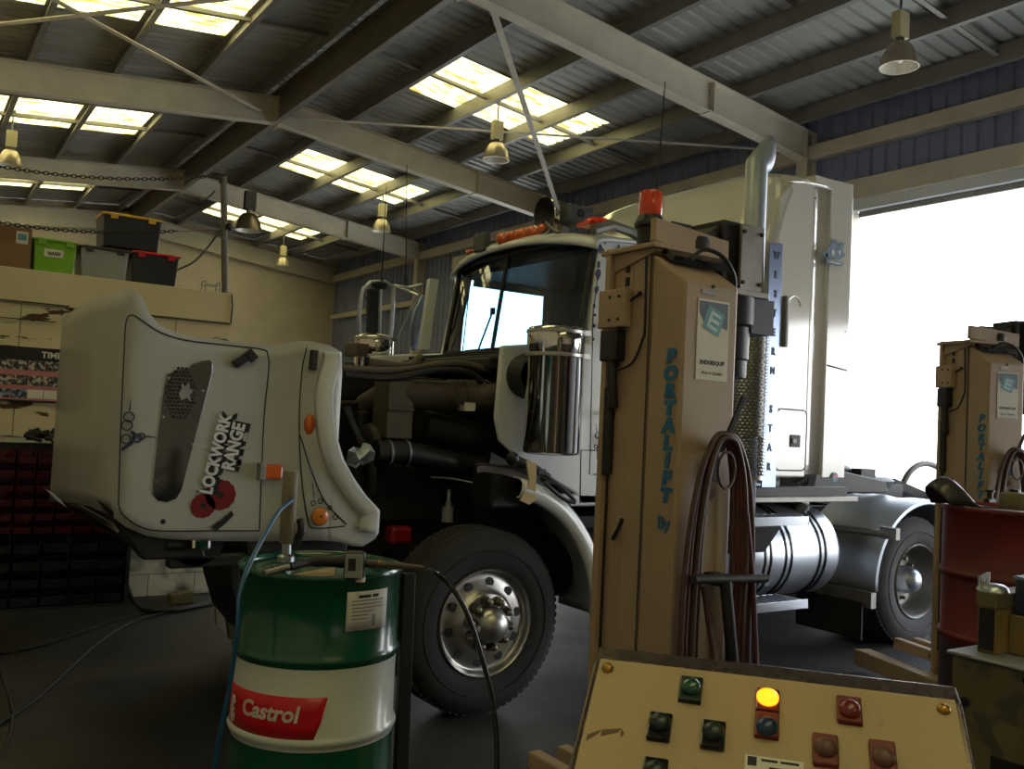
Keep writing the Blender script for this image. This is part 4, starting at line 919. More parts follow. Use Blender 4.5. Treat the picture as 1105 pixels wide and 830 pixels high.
# emblem decal on the fairing: mounted shape over a ribbon scroll
e = MB(); f2 = SN - .02
for poly in ([(890, 277), (893, 268), (898, 262), (901, 257), (904, 262), (903, 268), (908, 262), (911, 262), (909, 270), (912, 276), (907, 280), (898, 279)],
             [(888, 271), (893, 273), (893, 279), (888, 277)], [(892, 279), (910, 283), (909, 288), (892, 284)]):
    e.prism([fy(f2, a, b) for a, b in poly], (0, -.002, 0))
part(e, 'emblem_decal', 'logo_blue', near_f)
e = MB()
for poly in ([(897, 272), (899, 268), (901, 273), (899, 277)], [(904, 272), (907, 269), (907, 276)], [(895, 281.5), (907, 284), (906.8, 285.5), (895, 283)]): e.prism([fy(f2 - .003, a, b) for a, b in poly], (0, -.001, 0))
part(e, 'emblem_highlight', 'paper', near_f)
c = fy(f2, 901, 515); part(MB().prism([c + Vector((.035 * math.cos(t * PI / 12), 0, .035 * math.sin(t * PI / 12))) for t in range(24)], (0, -.002, 0)), 'round_badge', 'letter_blue', near_f)
part(MB().prism([c + Vector((.026 * math.cos(t * PI / 12), -.002, .026 * math.sin(t * PI / 12) - .002)) for t in range(13)], (0, -.002, 0)), 'badge_red', 'red', near_f)

# ---- exhaust stack with guard, lettered trim plate ----------------
ex, ey = fy(4.33, 811, 330).x, 4.33
st = MB(); rr = .073; rows = []
for k in range(33):
    a = 2 * PI * k / 32; d = Vector((math.cos(a), math.sin(a), 0))
    lo = Vector((ex + d.x * rr, ey + d.y * rr, 3.50 - .04 * d.x)); hi = Vector((ex + .105, ey + d.y * rr, 3.60 - .135 * d.x))
    rows.append([(ex + d.x * rr, ey + d.y * rr, 1.1), (ex + d.x * rr, ey + d.y * rr, 2.9), tuple(lo)] + [tuple(lo.lerp(hi, t)) for t in (.33, .66, 1)])
so = part(MB().grid(rows), 'exhaust_stack', 'alu_guard', smooth=True, solid=.005)
part(MB().lathe([(.10, 0), (.105, .02), (.105, .75), (.10, .77)], (ex, ey, 1.62), (0, 0, 1), 32), 'muffler', 'galv', so, smooth=True)
g = MB(); zr = 46; nr = 26
for i in range(zr):
    for k in range(nr):
        a = 2 * PI * (k + (.5 if i % 2 else 0)) / nr; z = 1.36 + i * .022
        p = Vector((ex + .125 * math.cos(a), ey + .125 * math.sin(a), z)); w = Vector((-math.sin(a), math.cos(a), 0)); o = Vector((math.cos(a), math.sin(a), 0)) * .006
        g.add([p - w * .012, p + Vector((0, 0, .009)) + o, p + w * .012, p - Vector((0, 0, .009)) + o], [(0, 1, 2, 3)])
        g.add([p + w * .011 - Vector((0, 0, .001)), p + w * .011 + Vector((0, 0, .001)), p + w * .02 + Vector((0, 0, .011)), p + w * .018 + Vector((0, 0, .011))], [(0, 1, 2, 3)])
part(g, 'guard_mesh', 'alloy', so)
part(MB().lathe([(.128, 0), (.132, .0), (.132, .03), (.128, .03)], (ex, ey, 1.33), (0, 0, 1), 32).lathe([(.128, 0), (.132, .0), (.132, .03), (.128, .03)], (ex, ey, 2.37), (0, 0, 1), 32), 'guard_ring', 'alloy', so, smooth=True)
part(MB().bb((ex - .12, ey + .02, 1.12), (ex + .14, 4.66, 1.3)).bb((ex + .02, ey, 2.6), (ex + .08, 4.64, 2.68)), 'stack_bracket', 'dark_steel', so, bevel=.008)
py = 4.40; tp = MB().prism([fy(py, a, b) for a, b in ((831, 262), (845, 263), (837, 526), (822, 526))], (0, .012, 0)); tpo = part(tp, 'trim_plate', 'rib_blue', bevel=.002)
word = 'WESTERN STAR'; vs = {5: 341, 4: 0}
ys_ = [268, 0, 0, 345, 373, 399, 423, 0, 437, 463, 485, 504]
for k, ch in enumerate('WESTERN STAR'):
    v = 272 + (500 - 272) * k / 11
    if ch == ' ': continue
    u = 838 - (838 - 829) * k / 11 + .5
    text('lettering', ch, .075, fy(py - .001, u, v + 4), (1, 0, 0), (0, 0, 1), 'letter_navy', tpo, fat=.0025, sx=.8)
# ============================================================ LIFTING COLUMNS
def lift(x0, y0, label, front):
    """near cover corner at (x0, y0): faces -X and -Y"""
    t = thing('vehicle_lift_column', label, 'lifting column', (x0, y0, 0), 'mobile column lifts beside the truck')
    X = lambda a: x0 + a; Y = lambda a: y0 + a
    def P(mb, n, m, p=None, **k): return mb.build(n, m, p or t, **k)
    W_, D_ = .27, .17
    zt = 2.155
    cv = MB().hexa([(X(0), Y(0), .14), (X(W_), Y(0), .14), (X(W_), Y(D_), .14), (X(0), Y(D_), .14), (X(0), Y(0), zt), (X(W_), Y(0), zt), (X(W_), Y(D_), zt + .11), (X(0), Y(D_), zt + .11)])
    c = P(cv, 'cover', 'lift', bevel=.012)
    ms = MB().bb((X(.0), Y(D_ + .004), .06), (X(W_), Y(D_ + .1), 2.27)).bb((X(.0), Y(D_ + .1), .06), (X(.02), Y(.4), 2.3)).bb((X(W_ - .02), Y(D_ + .1), .06), (X(W_), Y(.4), 2.3)).bb((X(-.03), Y(.37), .06), (X(.0), Y(.4), 2.28)).bb((X(W_), Y(.37), .06), (X(W_ + .03), Y(.4), 2.28))
    m = P(ms, 'mast', 'lift', bevel=.005)
    P(MB().bb((X(.0), Y(D_ + .002), .1), (X(-.002), Y(D_ + .006), 2.26)), 'mast_joint', 'ink', m)
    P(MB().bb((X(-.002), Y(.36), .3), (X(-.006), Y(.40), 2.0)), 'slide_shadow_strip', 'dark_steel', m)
    # head: top plates
    hd = MB().hexa([(X(-.01), Y(.14), 2.27), (X(.06), Y(.14), 2.27), (X(.06), Y(.42), 2.20), (X(-.01), Y(.42), 2.20), (X(-.01), Y(.14), 2.30), (X(.06), Y(.14), 2.30), (X(.06), Y(.42), 2.31), (X(-.01), Y(.42), 2.31)]).hexa([(X(.0), Y(.16), 2.31), (X(.38), Y(.16), 2.28), (X(.38), Y(.19), 2.28), (X(.0), Y(.19), 2.31), (X(.0), Y(.16), 2.395), (X(.38), Y(.16), 2.365), (X(.38), Y(.19), 2.365), (X(.0), Y(.19), 2.395)]).bb((X(-.03), Y(.13), 2.28), (X(.30), Y(.43), 2.30))
    hp = P(hd, 'head_plate', 'lift', bevel=.004)
    P(MB().hexa([(X(.02), Y(.08), 2.225), (X(.3), Y(.08), 2.225), (X(.33), Y(.158), 2.275), (X(.02), Y(.158), 2.275), (X(.02), Y(.08), 2.25), (X(.3), Y(.08), 2.25), (X(.33), Y(.158), 2.30), (X(.02), Y(.158), 2.30)]), 'head_gap', 'black_gloss', hp)
    P(MB().lathe([(.0, .05), (.05, .05), (.055, .03), (.055, 0)], (X(.24), Y(.2), 2.31), (0, 0, 1), 20).bb((X(.1), Y(.18), 2.30), (X(.2), Y(.28), 2.40)), 'top_bearing', 'dark_steel', hp, smooth=True)
    P(MB().tube(spline([(X(.08), Y(.06), 2.24), (X(.13), Y(.04), 2.28), (X(.22), Y(.03), 2.26), (X(.30), Y(.05), 2.19), (X(.31), Y(.08), 2.1)], 6), .008, 8), 'cable', 'black', hp, smooth=True)
    # control box on the side with limit switch and cables
    bx = P(MB().bb((X(-.04), Y(.27), 2.0), (X(.0), Y(.42), 2.145)), 'side_box', 'lift', bevel=.006)
    b = MB()
    for q, z in ((.30, 2.03), (.35, 2.03), (.30, 2.115), (.35, 2.115)): b.cyl((X(-.039), Y(q), z), (X(-.045), Y(q), z), .0055, n=10)
    P(b, 'box_screws', 'ink', bx)
    P(MB().box((X(-.02), Y(.345), 1.935), (.06, .09, .12)).tube(spline([(X(-.025), Y(.34), 1.88), (X(-.03), Y(.33), 1.80), (X(-.02), Y(.33), 1.70)], 5), .02, 8).tube([(X(-.015), Y(.36), 1.78), (X(-.012), Y(.36), 1.45)], .022, 8), 'motor_plug', 'black', m, bevel=.015)
    P(MB().tube(spline([(X(-.012), Y(.19), 2.25), (X(-.014), Y(.18), 2.0), (X(-.014), Y(.19), 1.95), (X(-.02), Y(.23), 1.87), (X(-.03), Y(.30), 1.84)], 6), .005, 8), 'cable', 'black', m, smooth=True)
    P(MB().tube([(X(-.01), Y(.27), 2.10), (X(-.012), Y(.22), 2.12)], .005, 6).ball((X(-.01), Y(.22), 2.122), .009), 'limit_switch', 'black', m)
    for z in (2.22, 2.17): P(MB().bb((X(-.004), Y(.29), z - .012), (X(.0), Y(.31), z + .02)), 'slot', 'ink', m)
    # drive motor and gearbox behind the top right
    gm = MB().bb((X(.39), Y(.2), 2.20), (X(.52), Y(.4), 2.46)).hexa([(X(.30), Y(.22), 2.33), (X(.39), Y(.22), 2.28), (X(.39), Y(.38), 2.28), (X(.30), Y(.38), 2.33), (X(.30), Y(.22), 2.38), (X(.39), Y(.22), 2.44), (X(.39), Y(.38), 2.44), (X(.30), Y(.38), 2.38)])
    gb = P(gm, 'gearbox', 'dark_steel', bevel=.006)
    P(MB().bb((X(.46), Y(.17), 2.19), (X(.59), Y(.185), 2.45)).bb((X(.58), Y(.17), 2.19), (X(.59), Y(.35), 2.45)).bb((X(.44), Y(.17), 2.17), (X(.63), Y(.36), 2.195)), 'gearbox_plate', 'galv', gb, bevel=.003)
    b = MB()
    for a, z in ((.472, 2.22), (.472, 2.42), (.572, 2.22), (.572, 2.42)): b.cyl((X(a), Y(.17), z), (X(a), Y(.162), z), .008, n=8)
    P(b, 'plate_bolts', 'ink', gb)
    mo = P(MB().lathe([(0, 0), (.07, .0), (.084, .015), (.084, .14), (.10, .15), (.10, .27)], (X(.51), Y(.27), 1.91), (0, 0, 1), 32).box((X(.62), Y(.25), 2.10), (.13, .12, .14)), 'drive_motor', 'black_blue', smooth=True)
    P(MB().lathe([(0, -.01), (.074, -.01), (.077, 0), (.077, .06)], (X(.51), Y(.27), 1.86), (0, 0, 1), 32), 'fan_cowl', 'black_blue', mo, smooth=True)
    # lettering down the side, near the front edge
    if front:
        L_ = 'PORTALIFT'
        for k, ch in enumerate(L_):
            z = 1.885 - k * (1.885 - 1.40) / 8
            text('lettering', ch, .066, (X(-.001), Y(.052), z), (0, -1, 0), (0, 0, 1), 'letter_blue', c, fat=.005, shear=.12, sx=1.2)
        text('lettering', 'By', .062, (X(-.001), Y(.055), 1.305), (0, -1, 0), (0, 0, 1), 'letter_blue', c, fat=.0008, sx=1.0)
    else:
        for k, ch in enumerate('PORTALIFT'):
            z = 1.80 - k * (1.80 - 1.33) / 8
            text('lettering', ch, .066, (X(-.001), Y(.05), z), (0, -1, 0), (0, 0, 1), 'letter_blue', c, fat=.0035, shear=.25, sx=1.2)
    # maker's sticker on the front face
    sx0, sx1, sz1, sz0 = X(.065), X(.222), 2.095, 1.81
    s = P(MB().bb((sx0, Y(-.001), sz0), (sx1, Y(-.003), sz1)), 'sticker', 'paper', c)
    w = sx1 - sx0
    P(MB().prism([(sx0 + .008, Y(-.003), sz1 - .008), (sx1 - .008, Y(-.003), sz1 - .008), (sx1 - .008, Y(-.003), sz1 - .10), (sx0 + .03, Y(-.003), sz1 - .08), (sx0 + .008, Y(-.003), sz1 - .05)], (0, -.001, 0)), 'sticker_field', 'sticker_dark', s)
    cx, cz = sx0 + w * .48, sz1 - .075; r = Matrix.Rotation(math.radians(20), 3, 'Y')
    P(MB().prism([Vector((cx, Y(-.004), cz)) + r @ Vector((a, 0, b)) for a, b in ((-.042, .045), (.045, .045), (.045, -.04), (-.042, -.04))], (0, -.001, 0)), 'sticker_logo_block', 'sticker_teal', s)
    em_ = MB()
    for a0_, a1_, b0_, b1_ in ((-.024, -.012, -.03, .032), (-.012, .03, .02, .032), (-.012, .03, -.006, .008), (-.012, .03, -.03, -.018)):
        em_.prism([Vector((cx, Y(-.005), cz)) + r @ Vector((a, 0, b)) for a, b in ((a0_, b0_), (a1_, b0_), (a1_, b1_), (a0_, b1_))], (0, -.001, 0))
    P(em_, 'sticker_logo_letter', 'logo_pale', s)
    text('lettering', 'ENDUREQUIP', .02, ((sx0 + sx1) / 2, Y(-.003), sz0 + .062), (1, 0, 0), (0, 0, 1), 'ink', s, fat=.0008, ext=.0003, lift=.0006)
    text('lettering', 'First in Quality', .017, ((sx0 + sx1) / 2, Y(-.003), sz0 + .026), (1, 0, 0), (0, 0, 1), 'ink', s, fat=.0, ext=.0003, shear=.2, lift=.0006)
    P(MB().bb((X(.08), Y(-.001), 2.112), (X(.15), Y(-.004), 2.128)), 'name_plate', 'galv', c)
    P(MB().cyl((X(.135), Y(0), 2.143), (X(.135), Y(-.006), 2.143), .007, n=10), 'screw', 'ink', c)
    # hose hook, tow handle and strut, base, fork
    hk = P(MB().prism([(X(.15), Y(-.05), 1.565), (X(.175), Y(-.05), 1.565), (X(.205), Y(-.12), 1.76), (X(.18), Y(-.12), 1.76)], (0, .01, 0)).bb((X(.135), Y(-.03), 1.46), (X(.17), Y(-.015), 1.60)).bb((X(.14), Y(-.05), 1.56), (X(.17), Y(.0), 1.58)), 'hose_hook', 'dark_steel', c, bevel=.003)
    P(MB().cyl((X(.01), Y(-.085), 1.135), (X(.37), Y(-.085), 1.12), .016, n=12).tube([(X(.17), Y(-.08), 1.12), (X(.2), Y(-.09), .9), (X(.24), Y(-.12), .5), (X(.26), Y(-.16), .2)], .022, 10).bb((X(.15), Y(-.09), 1.1), (X(.2), Y(.0), 1.14)), 'tow_handle', 'dark_steel', smooth=True)
    P(MB().bb((X(-.16), Y(-.1), .05), (X(-.04), Y(1.0), .16)).bb((X(W_ + .04), Y(-.02), .05), (X(W_ + .12), Y(.42), .14)).bb((X(-.1), Y(.0), .06), (X(W_ + .1), Y(.35), .14)), 'base_frame', 'lift', bevel=.006)
    for a in (-.1, W_ + .1): P(MB().cyl((X(a - .02), Y(-.02), .06), (X(a + .02), Y(-.02), .06), .06, n=24).cyl((X(a - .02), Y(.5), .05), (X(a + .02), Y(.5), .05), .05, n=24), 'castor', 'black', smooth=True)
    P(MB().bb((X(.04), Y(.4), .2), (X(.10), Y(.46), .75)).bb((X(.19), Y(.4), .2), (X(.25), Y(.46), .75)).bb((X(.04), Y(.42), .2), (X(.10), Y(.85), .27)).bb((X(.19), Y(.42), .2), (X(.25), Y(.85), .27)), 'lifting_fork', 'lift', bevel=.008)
    P(MB().tube([(X(-.01), Y(.31), 1.22), (X(-.03), Y(.26), 1.26), (X(-.03), Y(.24), 1.30)], .008, 8), 'cable_clip', 'ink', m)
    return t
M['black_blue'] = mat('dark slate motor paint', (.15, .16, .21), .45, 0, .15, 5)
M['sticker_dark'] = mat('sticker slate print', (.32, .38, .44), .5); M['sticker_teal'] = mat('sticker teal print', (.38, .60, .66), .5); M['logo_pale'] = mat('pale teal print', (.72, .82, .84), .5)
L1 = lift(2.24, 2.30, 'tall tan lifting column in the middle of the photo with blue letters down its side and maroon hoses on it', True)
L2 = lift(5.55, 3.06, 'tan lifting column in front of the bright doorway, behind the red drum', False)

def hoses(x0, y0, label, seed):
    random.seed(seed)
    t = thing('air_hose', label, 'hose', (x0, y0, 0), 'coiled hoses hung on the lifting columns')
    cx, top = x0 + .165, 1.585
    for k in range(7):
        wl = .085 + .012 * k + random.uniform(-.01, .01); wr = .075 + .012 * k; yb = y0 - .035 - .008 * (k % 4); tz = top + .004 * k
        low = (.42, .36, .5, .3, .62, .45, .38)[k]
        pts = [(cx - wl * 1.0, yb, low + .2), (cx - wl * 1.05, yb, .95), (cx - wl * .95, yb, 1.25), (cx - wl * .75, yb - .01, 1.47), (cx - wl * .35, yb - .015, tz), (cx + .01, yb - .02, tz + .012), (cx + wr * .45, yb - .015, tz - .02), (cx + wr * .95, yb, 1.45), (cx + wr * 1.15, yb, 1.2), (cx + wr * 1.1, yb, .95), (cx + wr * 1.2, yb, low + .2)]
        if k < 5: pts = pts + [(cx + wr * .8, yb - .01, low), (cx, yb - .015, low - .1), (cx - wl * .8, yb - .01, low)]
        MB().tube(spline(pts, 6), .0105, 10, closed=(k < 5)).build('hose_loop', 'hose_red' if k % 3 else 'hose_dark', t, smooth=True)
    MB().tube([Vector((cx - .005, y0 - .075, 1.50)) + Vector((.04 * math.cos(a), 0, .062 * math.sin(a))) for a in [2 * PI * i / 20 for i in range(20)]], .006, 8, True).build('tie_cord', 'hose_dark', t, smooth=True)
    MB().tube(spline([(cx - .07, y0 - .05, 1.1), (cx - .03, y0 - .09, .8), (cx + .01, y0 - .12, .55), (cx + .05, y0 - .14, .25), (cx + .12, y0 - .2, .03)], 6), .009, 8).build('loose_end', 'hose_red', t, smooth=True)
    MB().tube(spline([(cx + .12, y0 - .06, 1.35), (cx + .155, y0 - .07, 1.1), (cx + .17, y0 - .09, .8), (cx + .2, y0 - .12, .5), (cx + .26, y0 - .16, .03)], 6), .010, 8).build('loose_end', 'hose_red', t, smooth=True)
    return t
M['hose_dark'] = mat('dark brown rubber hose', (.30, .20, .18), .5, 0, .2, 9)
hoses(2.24, 2.30, 'maroon air hoses looped over the hook of the middle lifting column', 1)
H2 = hoses(5.55, 3.06, 'maroon air hoses looped over the hook of the lifting column by the doorway', 2)
# beacon standing on the nearer column
q = fy(2.55, 701, 243)
YB_ = 2.55
bc = thing('beacon', 'orange rotating beacon standing on top of the middle lifting column', 'beacon', (q.x, YB_, 2.31))
MB().lathe([(0, .0), (.056, 0), (.058, .012), (.05, .028), (.044, .045), (0, .045)], (q.x, YB_, q.z - .01), n=28).cyl((q.x, YB_, 2.31), (q.x, YB_, q.z), .045, n=20).build('base', 'black', bc, smooth=True)
dome = MB().lathe([(.043, .045), (.044, .06), (.0435, .125), (.039, .135), (.025, .14), (0, .141)], (q.x, YB_, q.z - .01), n=32).build('dome', 'lens', bc, smooth=True)
MB().cyl((q.x, YB_, q.z + .035), (q.x, YB_, q.z + .06), .03, n=16).ball((q.x, YB_, q.z + .075), .024, (1, 1, 1.4)).build('reflector', 'ink', dome, smooth=True)

# ============================================================ CONTROL CONSOLE
O = Vector((1.101, 1.308, 1.2)); U = Vector((.648, -.761, 0)).normalized(); V = Vector((-.646, -.55, -.53)).normalized(); Nn = U.cross(V).normalized()
if Nn.z < 0: Nn = -Nn
HB = Vector((V.x, V.y, 0)).normalized()
cs = thing('control_console', 'tan sloping control console with coloured push buttons and one lit amber lamp', 'control console', (O.x, O.y, 0))
def cp(u, v, h=0): return O + U * u + V * v + Nn * h
wd, ln = .592, .42
e0 = O + V * ln
body = MB()
bk = -HB * .055; dn = Vector((0, 0, .02))
def col_(u, pts): return [O + U * u + p for p in pts]
prof = [V * ln - Nn * .004, -Nn * .004, bk + Vector((0, 0, .012)) - HB * .0, bk + Vector((0, 0, -.55)) - HB * .1, V * ln + Vector((0, 0, -.28)) ]
body.prism([O - U * .012 + p for p in prof], U * (wd + .024))
cb = body.build('cabinet', 'console_edge', cs, bevel=.004)
MB().prism([cp(.0, .0), cp(wd, .0), cp(wd, ln - .01), cp(0, ln - .01)], Nn * .003).build('face_plate', 'panel', cs)
MB().bb((0, 0, 0), (.001, .001, .001)) 
pd = O + U * wd / 2 - HB * (-.08); pz = O.z - .5
ped = MB(); c0 = O + U * wd / 2 + HB * .1
Rz = Matrix((U, HB, Vector((0, 0, 1)))).transposed()
ped.box((c0.x, c0.y, .40), (.34, .2, .72), Rz).box((c0.x, c0.y, .03), (.5, .42, .06), Rz)
ped.build('pedestal', 'console_edge', cs, bevel=.006)
def button(u, v, frame, cap, lit=None, low=.0, tall=.055):
    f = MB(); c = cp(u, v, .007); Rb = Matrix((U, V, Nn)).transposed()
    f.box(c, (.039, tall, .012), Rb)
    fo = f.build('push_button', frame, cs, bevel=.003)
    k = cp(u, v + low, .013)
    MB().lathe([(.018, 0), (.018, .004), (.0145, .009 if not lit else .006), (.011, .012 if not lit else .011), (.0, .0135)], k, Nn, 28).build('cap', cap, fo, smooth=True)
    return fo
button(.167, .052, 'but_dkgreen', 'but_green'); button(.124, .140, 'black_gloss', 'but_dkgreen', low=-.004); button(.211, .142, 'black_gloss', 'but_dkgreen', low=-.002)
button(.295, .056, 'but_red', 'lamp_lit', True, -.002, .048); button(.295, .108, 'but_redtop', 'but_blue', low=.008, tall=.05); button(.425, .054, 'but_redtop', 'but_red', low=.004)
button(.385, .142, 'but_redtop', 'but_brown', low=.0, tall=.06); button(.470, .140, 'but_redtop', 'but_brown', low=.006, tall=.06)
button(.127, .232, 'black_gloss', 'but_dkgreen'); button(.205, .242, 'but_redtop', 'but_red')
M_ = None
for u, v in ((.017, .022), (.572, .024)):
    MB().lathe([(.011, 0), (.011, .003), (.008, .007), (0, .009)], cp(u, v, .003), Nn, 16).build('face_screw', 'brass', cs, smooth=True)
pl = MB().prism([cp(.263, .168, .003), cp(.352, .168, .003), cp(.352, .222, .003), cp(.263, .222, .003)], Nn * .0015).build('rating_plate', 'paper', cs)
MB().prism([cp(.267, .171, .0046), cp(.281, .171, .0046), cp(.281, .188, .0046), cp(.267, .188, .0046)], Nn * .0005).build('plate_emblem', 'ink', pl)
for a_, b_, c_ in ((.288, .313, .175), (.317, .345, .175), (.300, .330, .189)):
    MB().prism([cp(a_, c_ - .002, .0046), cp(b_, c_ - .002, .0046), cp(b_, c_ + .0025, .0046), cp(a_, c_ + .0025, .0046)], Nn * .0003).build('print_line', 'ink', pl)
sm = MB(); 
for (a, b), (c, d) in zip(((.008, .172), (.03, .158), (.062, .150)), ((.03, .158), (.062, .150), (.068, .160))):
    sm.prism([cp(a, b, .0031), cp(c, d, .0031), cp(c - .004, d + .009, .0031), cp(a, b + .014, .0031)], Nn * .0003)
sm.build('grease_mark', 'smudge', cs)
# ============================================================ GREEN OIL DRUM
def drum(name, label, ctr, z0, mats, H=.86, R=.296, lid='green_drum', group=None):
    x, y = ctr; t = thing(name, label, 'drum', (x, y, z0), group); o = (x, y, z0)
    def rib(z, d=.012): return [(R, z - .02), (R + d * .6, z - .011), (R + d, z), (R + d * .6, z + .011), (R, z + .02)]
    a, b = H * .335, H * .665
    segs = [('lower_shell', mats[2], [(R - .01, .0), (R + .004, .004), (R + .004, .016), (R, .024), (R, a - .03)] ),
            ('middle_shell', mats[1], [(R, a - .03)] + [(R, a - .02)] + rib(a) + [(R, b - .035)]),
            ('upper_shell', mats[0], [(R, b - .035), (R, b - .03)] + rib(b - .01) + [(R, H - .028), (R + .006, H - .022), (R + .008, H - .008), (R + .003, H), (R - .004, H - .004), (R - .008, H - .018)])]
    out = []
    for n, m, pr in segs: out.append(MB().lathe(pr, o, n=72).build(n, m, t, smooth=True, auto=60))
    MB().lathe([(R - .006, H - .02), (R - .05, H - .022), (R - .054, H - .017), (R - .08, H - .017), (R - .084, H - .022), (0, H - .022)], o, n=72).build('lid', lid, t, smooth=True)
    return t, out
DC = (1.372, 3.272); DZ = .21
gd, sh = drum('oil_drum', 'green and white oil drum with a red brand label, topped by an oil gun', DC, DZ, ('green_drum', 'white_drum', 'green_drum'))
DR = .298
def dpt(u, v, R=DR + .002):   # point on the drum wall seen at (u, v)
    d = MR @ _ray(u, v); a = d.x ** 2 + d.y ** 2; b = 2 * (d.x * (EYE.x - DC[0]) + d.y * (EYE.y - DC[1])); c = (EYE.x - DC[0]) ** 2 + (EYE.y - DC[1]) ** 2 - R * R
    t = (-b - math.sqrt(max(0, b * b - 4 * a * c))) / (2 * a); return EYE + d * t
_A0 = math.atan2(-DC[1], -DC[0])
def dang(p):
    a = math.atan2(p.y - DC[1], p.x - DC[0]) - _A0
    return _A0 + (a + PI) % (2 * PI) - PI
def wrap(poly, name, m, parent, R=DR + .0015, n=24):
    """patch lying on the drum: poly of (angle, z) rows as [(z_bottom, z_top) per angle]"""
    rows = [[(DC[0] + R * math.cos(a), DC[1] + R * math.sin(a), z0 + (z1 - z0) * k / 3) for k in range(4)] for a, z0, z1 in poly]
    return MB().grid(rows).build(name, m, parent, smooth=True, solid=.001)
pL0, pL1 = dpt(262, 738), dpt(354, 753); pB0, pB1 = dpt(262, 790), dpt(340, 801)
aL, aR, aRb = dang(dpt(258, 740)) - .55, dang(pL1), dang(pB1)
zt_, zb_ = pL1.z, pB1.z
poly = []
for k in range(25):
    a = aL + (aR - aL) * k / 24
    if aRb <= a: f = (a - aRb) / (aR - aRb)
    else: f = 0
    poly.append((a, zb_ + (zt_ - zb_) * max(0, f) * 1.0, zt_))
lb = wrap(poly, 'brand_label', 'label_red', sh[1])
def wraptext(s, size, ac, zc, m, parent, R, **k):
    """lettering bent round the drum"""
    t = text('lettering', s, size, (0, 0, 0), (1, 0, 0), (0, 0, 1), m, parent, lift=0, **k)
    for v in t.data.vertices:
        # text() baked world coordinates minus drum origin
        x = v.co.x + ORG[gd.name][0]; y = v.co.y + ORG[gd.name][1]; z = v.co.z + ORG[gd.name][2]
        a = ac + x / R; rr = R - y
        v.co = Vector((DC[0] + rr * math.cos(a), DC[1] + rr * math.sin(a), zc + z)) - Vector(ORG[gd.name])
    return t
ca = dang(dpt(287, 769)); cz_ = dpt(287, 769).z
wraptext('Castrol', .078, ca, cz_, 'paper', lb, DR + .003, fat=.0018, shear=.18)
ra = dang(dpt(252, 764)); rz = dpt(252, 764).z; R_ = DR + .004
b = MB()
for k in range(3):
    zz = rz + .028 - .025 * k
    b.tube([(DC[0] + R_ * math.cos(ra + (i - 4) * .012), DC[1] + R_ * math.sin(ra + (i - 4) * .012), zz + .010 * math.sin(i * .8)) for i in range(9)], .0035, 6)
b.tube([(DC[0] + R_ * math.cos(ra + .062 * math.cos(i * PI / 12)), DC[1] + R_ * math.sin(ra + .062 * math.cos(i * PI / 12)), rz + .045 * math.sin(i * PI / 12)) for i in range(2, 24)], .003, 6)
b.build('logo_ring', 'paper', lb, smooth=True)
q0, q1 = dpt(375, 640), dpt(418, 637); zb = dpt(375, 682).z
wl = wrap([(dang(q0) + (dang(q1) - dang(q0)) * k / 6, zb, q0.z + .002) for k in range(7)], 'data_label', 'paper', sh[2])
ac_ = (dang(q0) + dang(q1)) / 2
ah_ = abs(dang(q1) - dang(q0)) / 2
for k, (f0, f1, hh_) in enumerate(((-.5, .05, .010), (.15, .45, .010), (-.8, .75, .0022), (-.8, .6, .0022), (-.8, .8, .0022), (-.8, .2, .0022), (-.8, .0, .0022), (-.8, -.1, .0022))):
    z_ = q0.z - (.016 if k < 2 else .018 + .0125 * (k - 1))
    wrap([(ac_ + ah_ * (f0 + (f1 - f0) * i_ / 5), z_ - hh_ / 2, z_ + hh_ / 2) for i_ in range(6)], 'print_line', 'ink', wl, R=DR + .003)
b = MB()
for k in range(7):
    a = ac_ + .045 + k * .007; z0 = zb + .012; b.add([(DC[0] + (DR + .004) * math.cos(a + s), DC[1] + (DR + .004) * math.sin(a + s), z) for s, z in ((0, z0), (.0035, z0), (.0035, z0 + .04), (0, z0 + .04))], [(0, 1, 2, 3)])
b.build('bar_code', 'ink', wl)
DT = DZ + .86
MB().cyl((DC[0] - .18, DC[1] - .05, DT - .02), (DC[0] - .18, DC[1] - .05, DT + .002), .032, n=20).build('bung', 'green_drum', gd, smooth=True)
# low drum dolly it stands on
dl = thing('drum_dolly', 'low dark steel dolly under the green oil drum with an upright at its right', 'dolly', (DC[0], DC[1], 0))
MB().lathe([(0, .09), (.31, .09), (.325, .1), (.325, .21 - .001), (.315, .2), (0, .2)], (DC[0], DC[1], 0), n=48).build('tray', 'dark_steel', dl, smooth=True)
for k in range(4): a = PI / 4 + k * PI / 2; MB().cyl((DC[0] + .24 * math.cos(a) - .02, DC[1] + .24 * math.sin(a), .046), (DC[0] + .24 * math.cos(a) + .02, DC[1] + .24 * math.sin(a), .046), .045, n=20).box((DC[0] + .24 * math.cos(a), DC[1] + .24 * math.sin(a), .08), (.05, .05, .04)).build('castor', 'black', dl, smooth=True)
p0 = fy(3.2, 443, 618); p1 = fy(3.2, 433, 828)
MB().prism([fy(3.2, 436, 619), fy(3.2, 449, 619), fy(3.2, 441, 840), fy(3.2, 427, 840)], (0, .03, 0)).bb((p1.x - .12, 3.2, .1), (p1.x + .02, 3.23, .16)).prism([fy(3.2, 427, 838), fy(3.2, 441, 838), Vector((p1.x + .0, 3.2, .1)), Vector((p1.x - .04, 3.2, .1))], (0, .03, 0)).build('upright', 'black', dl, bevel=.004)

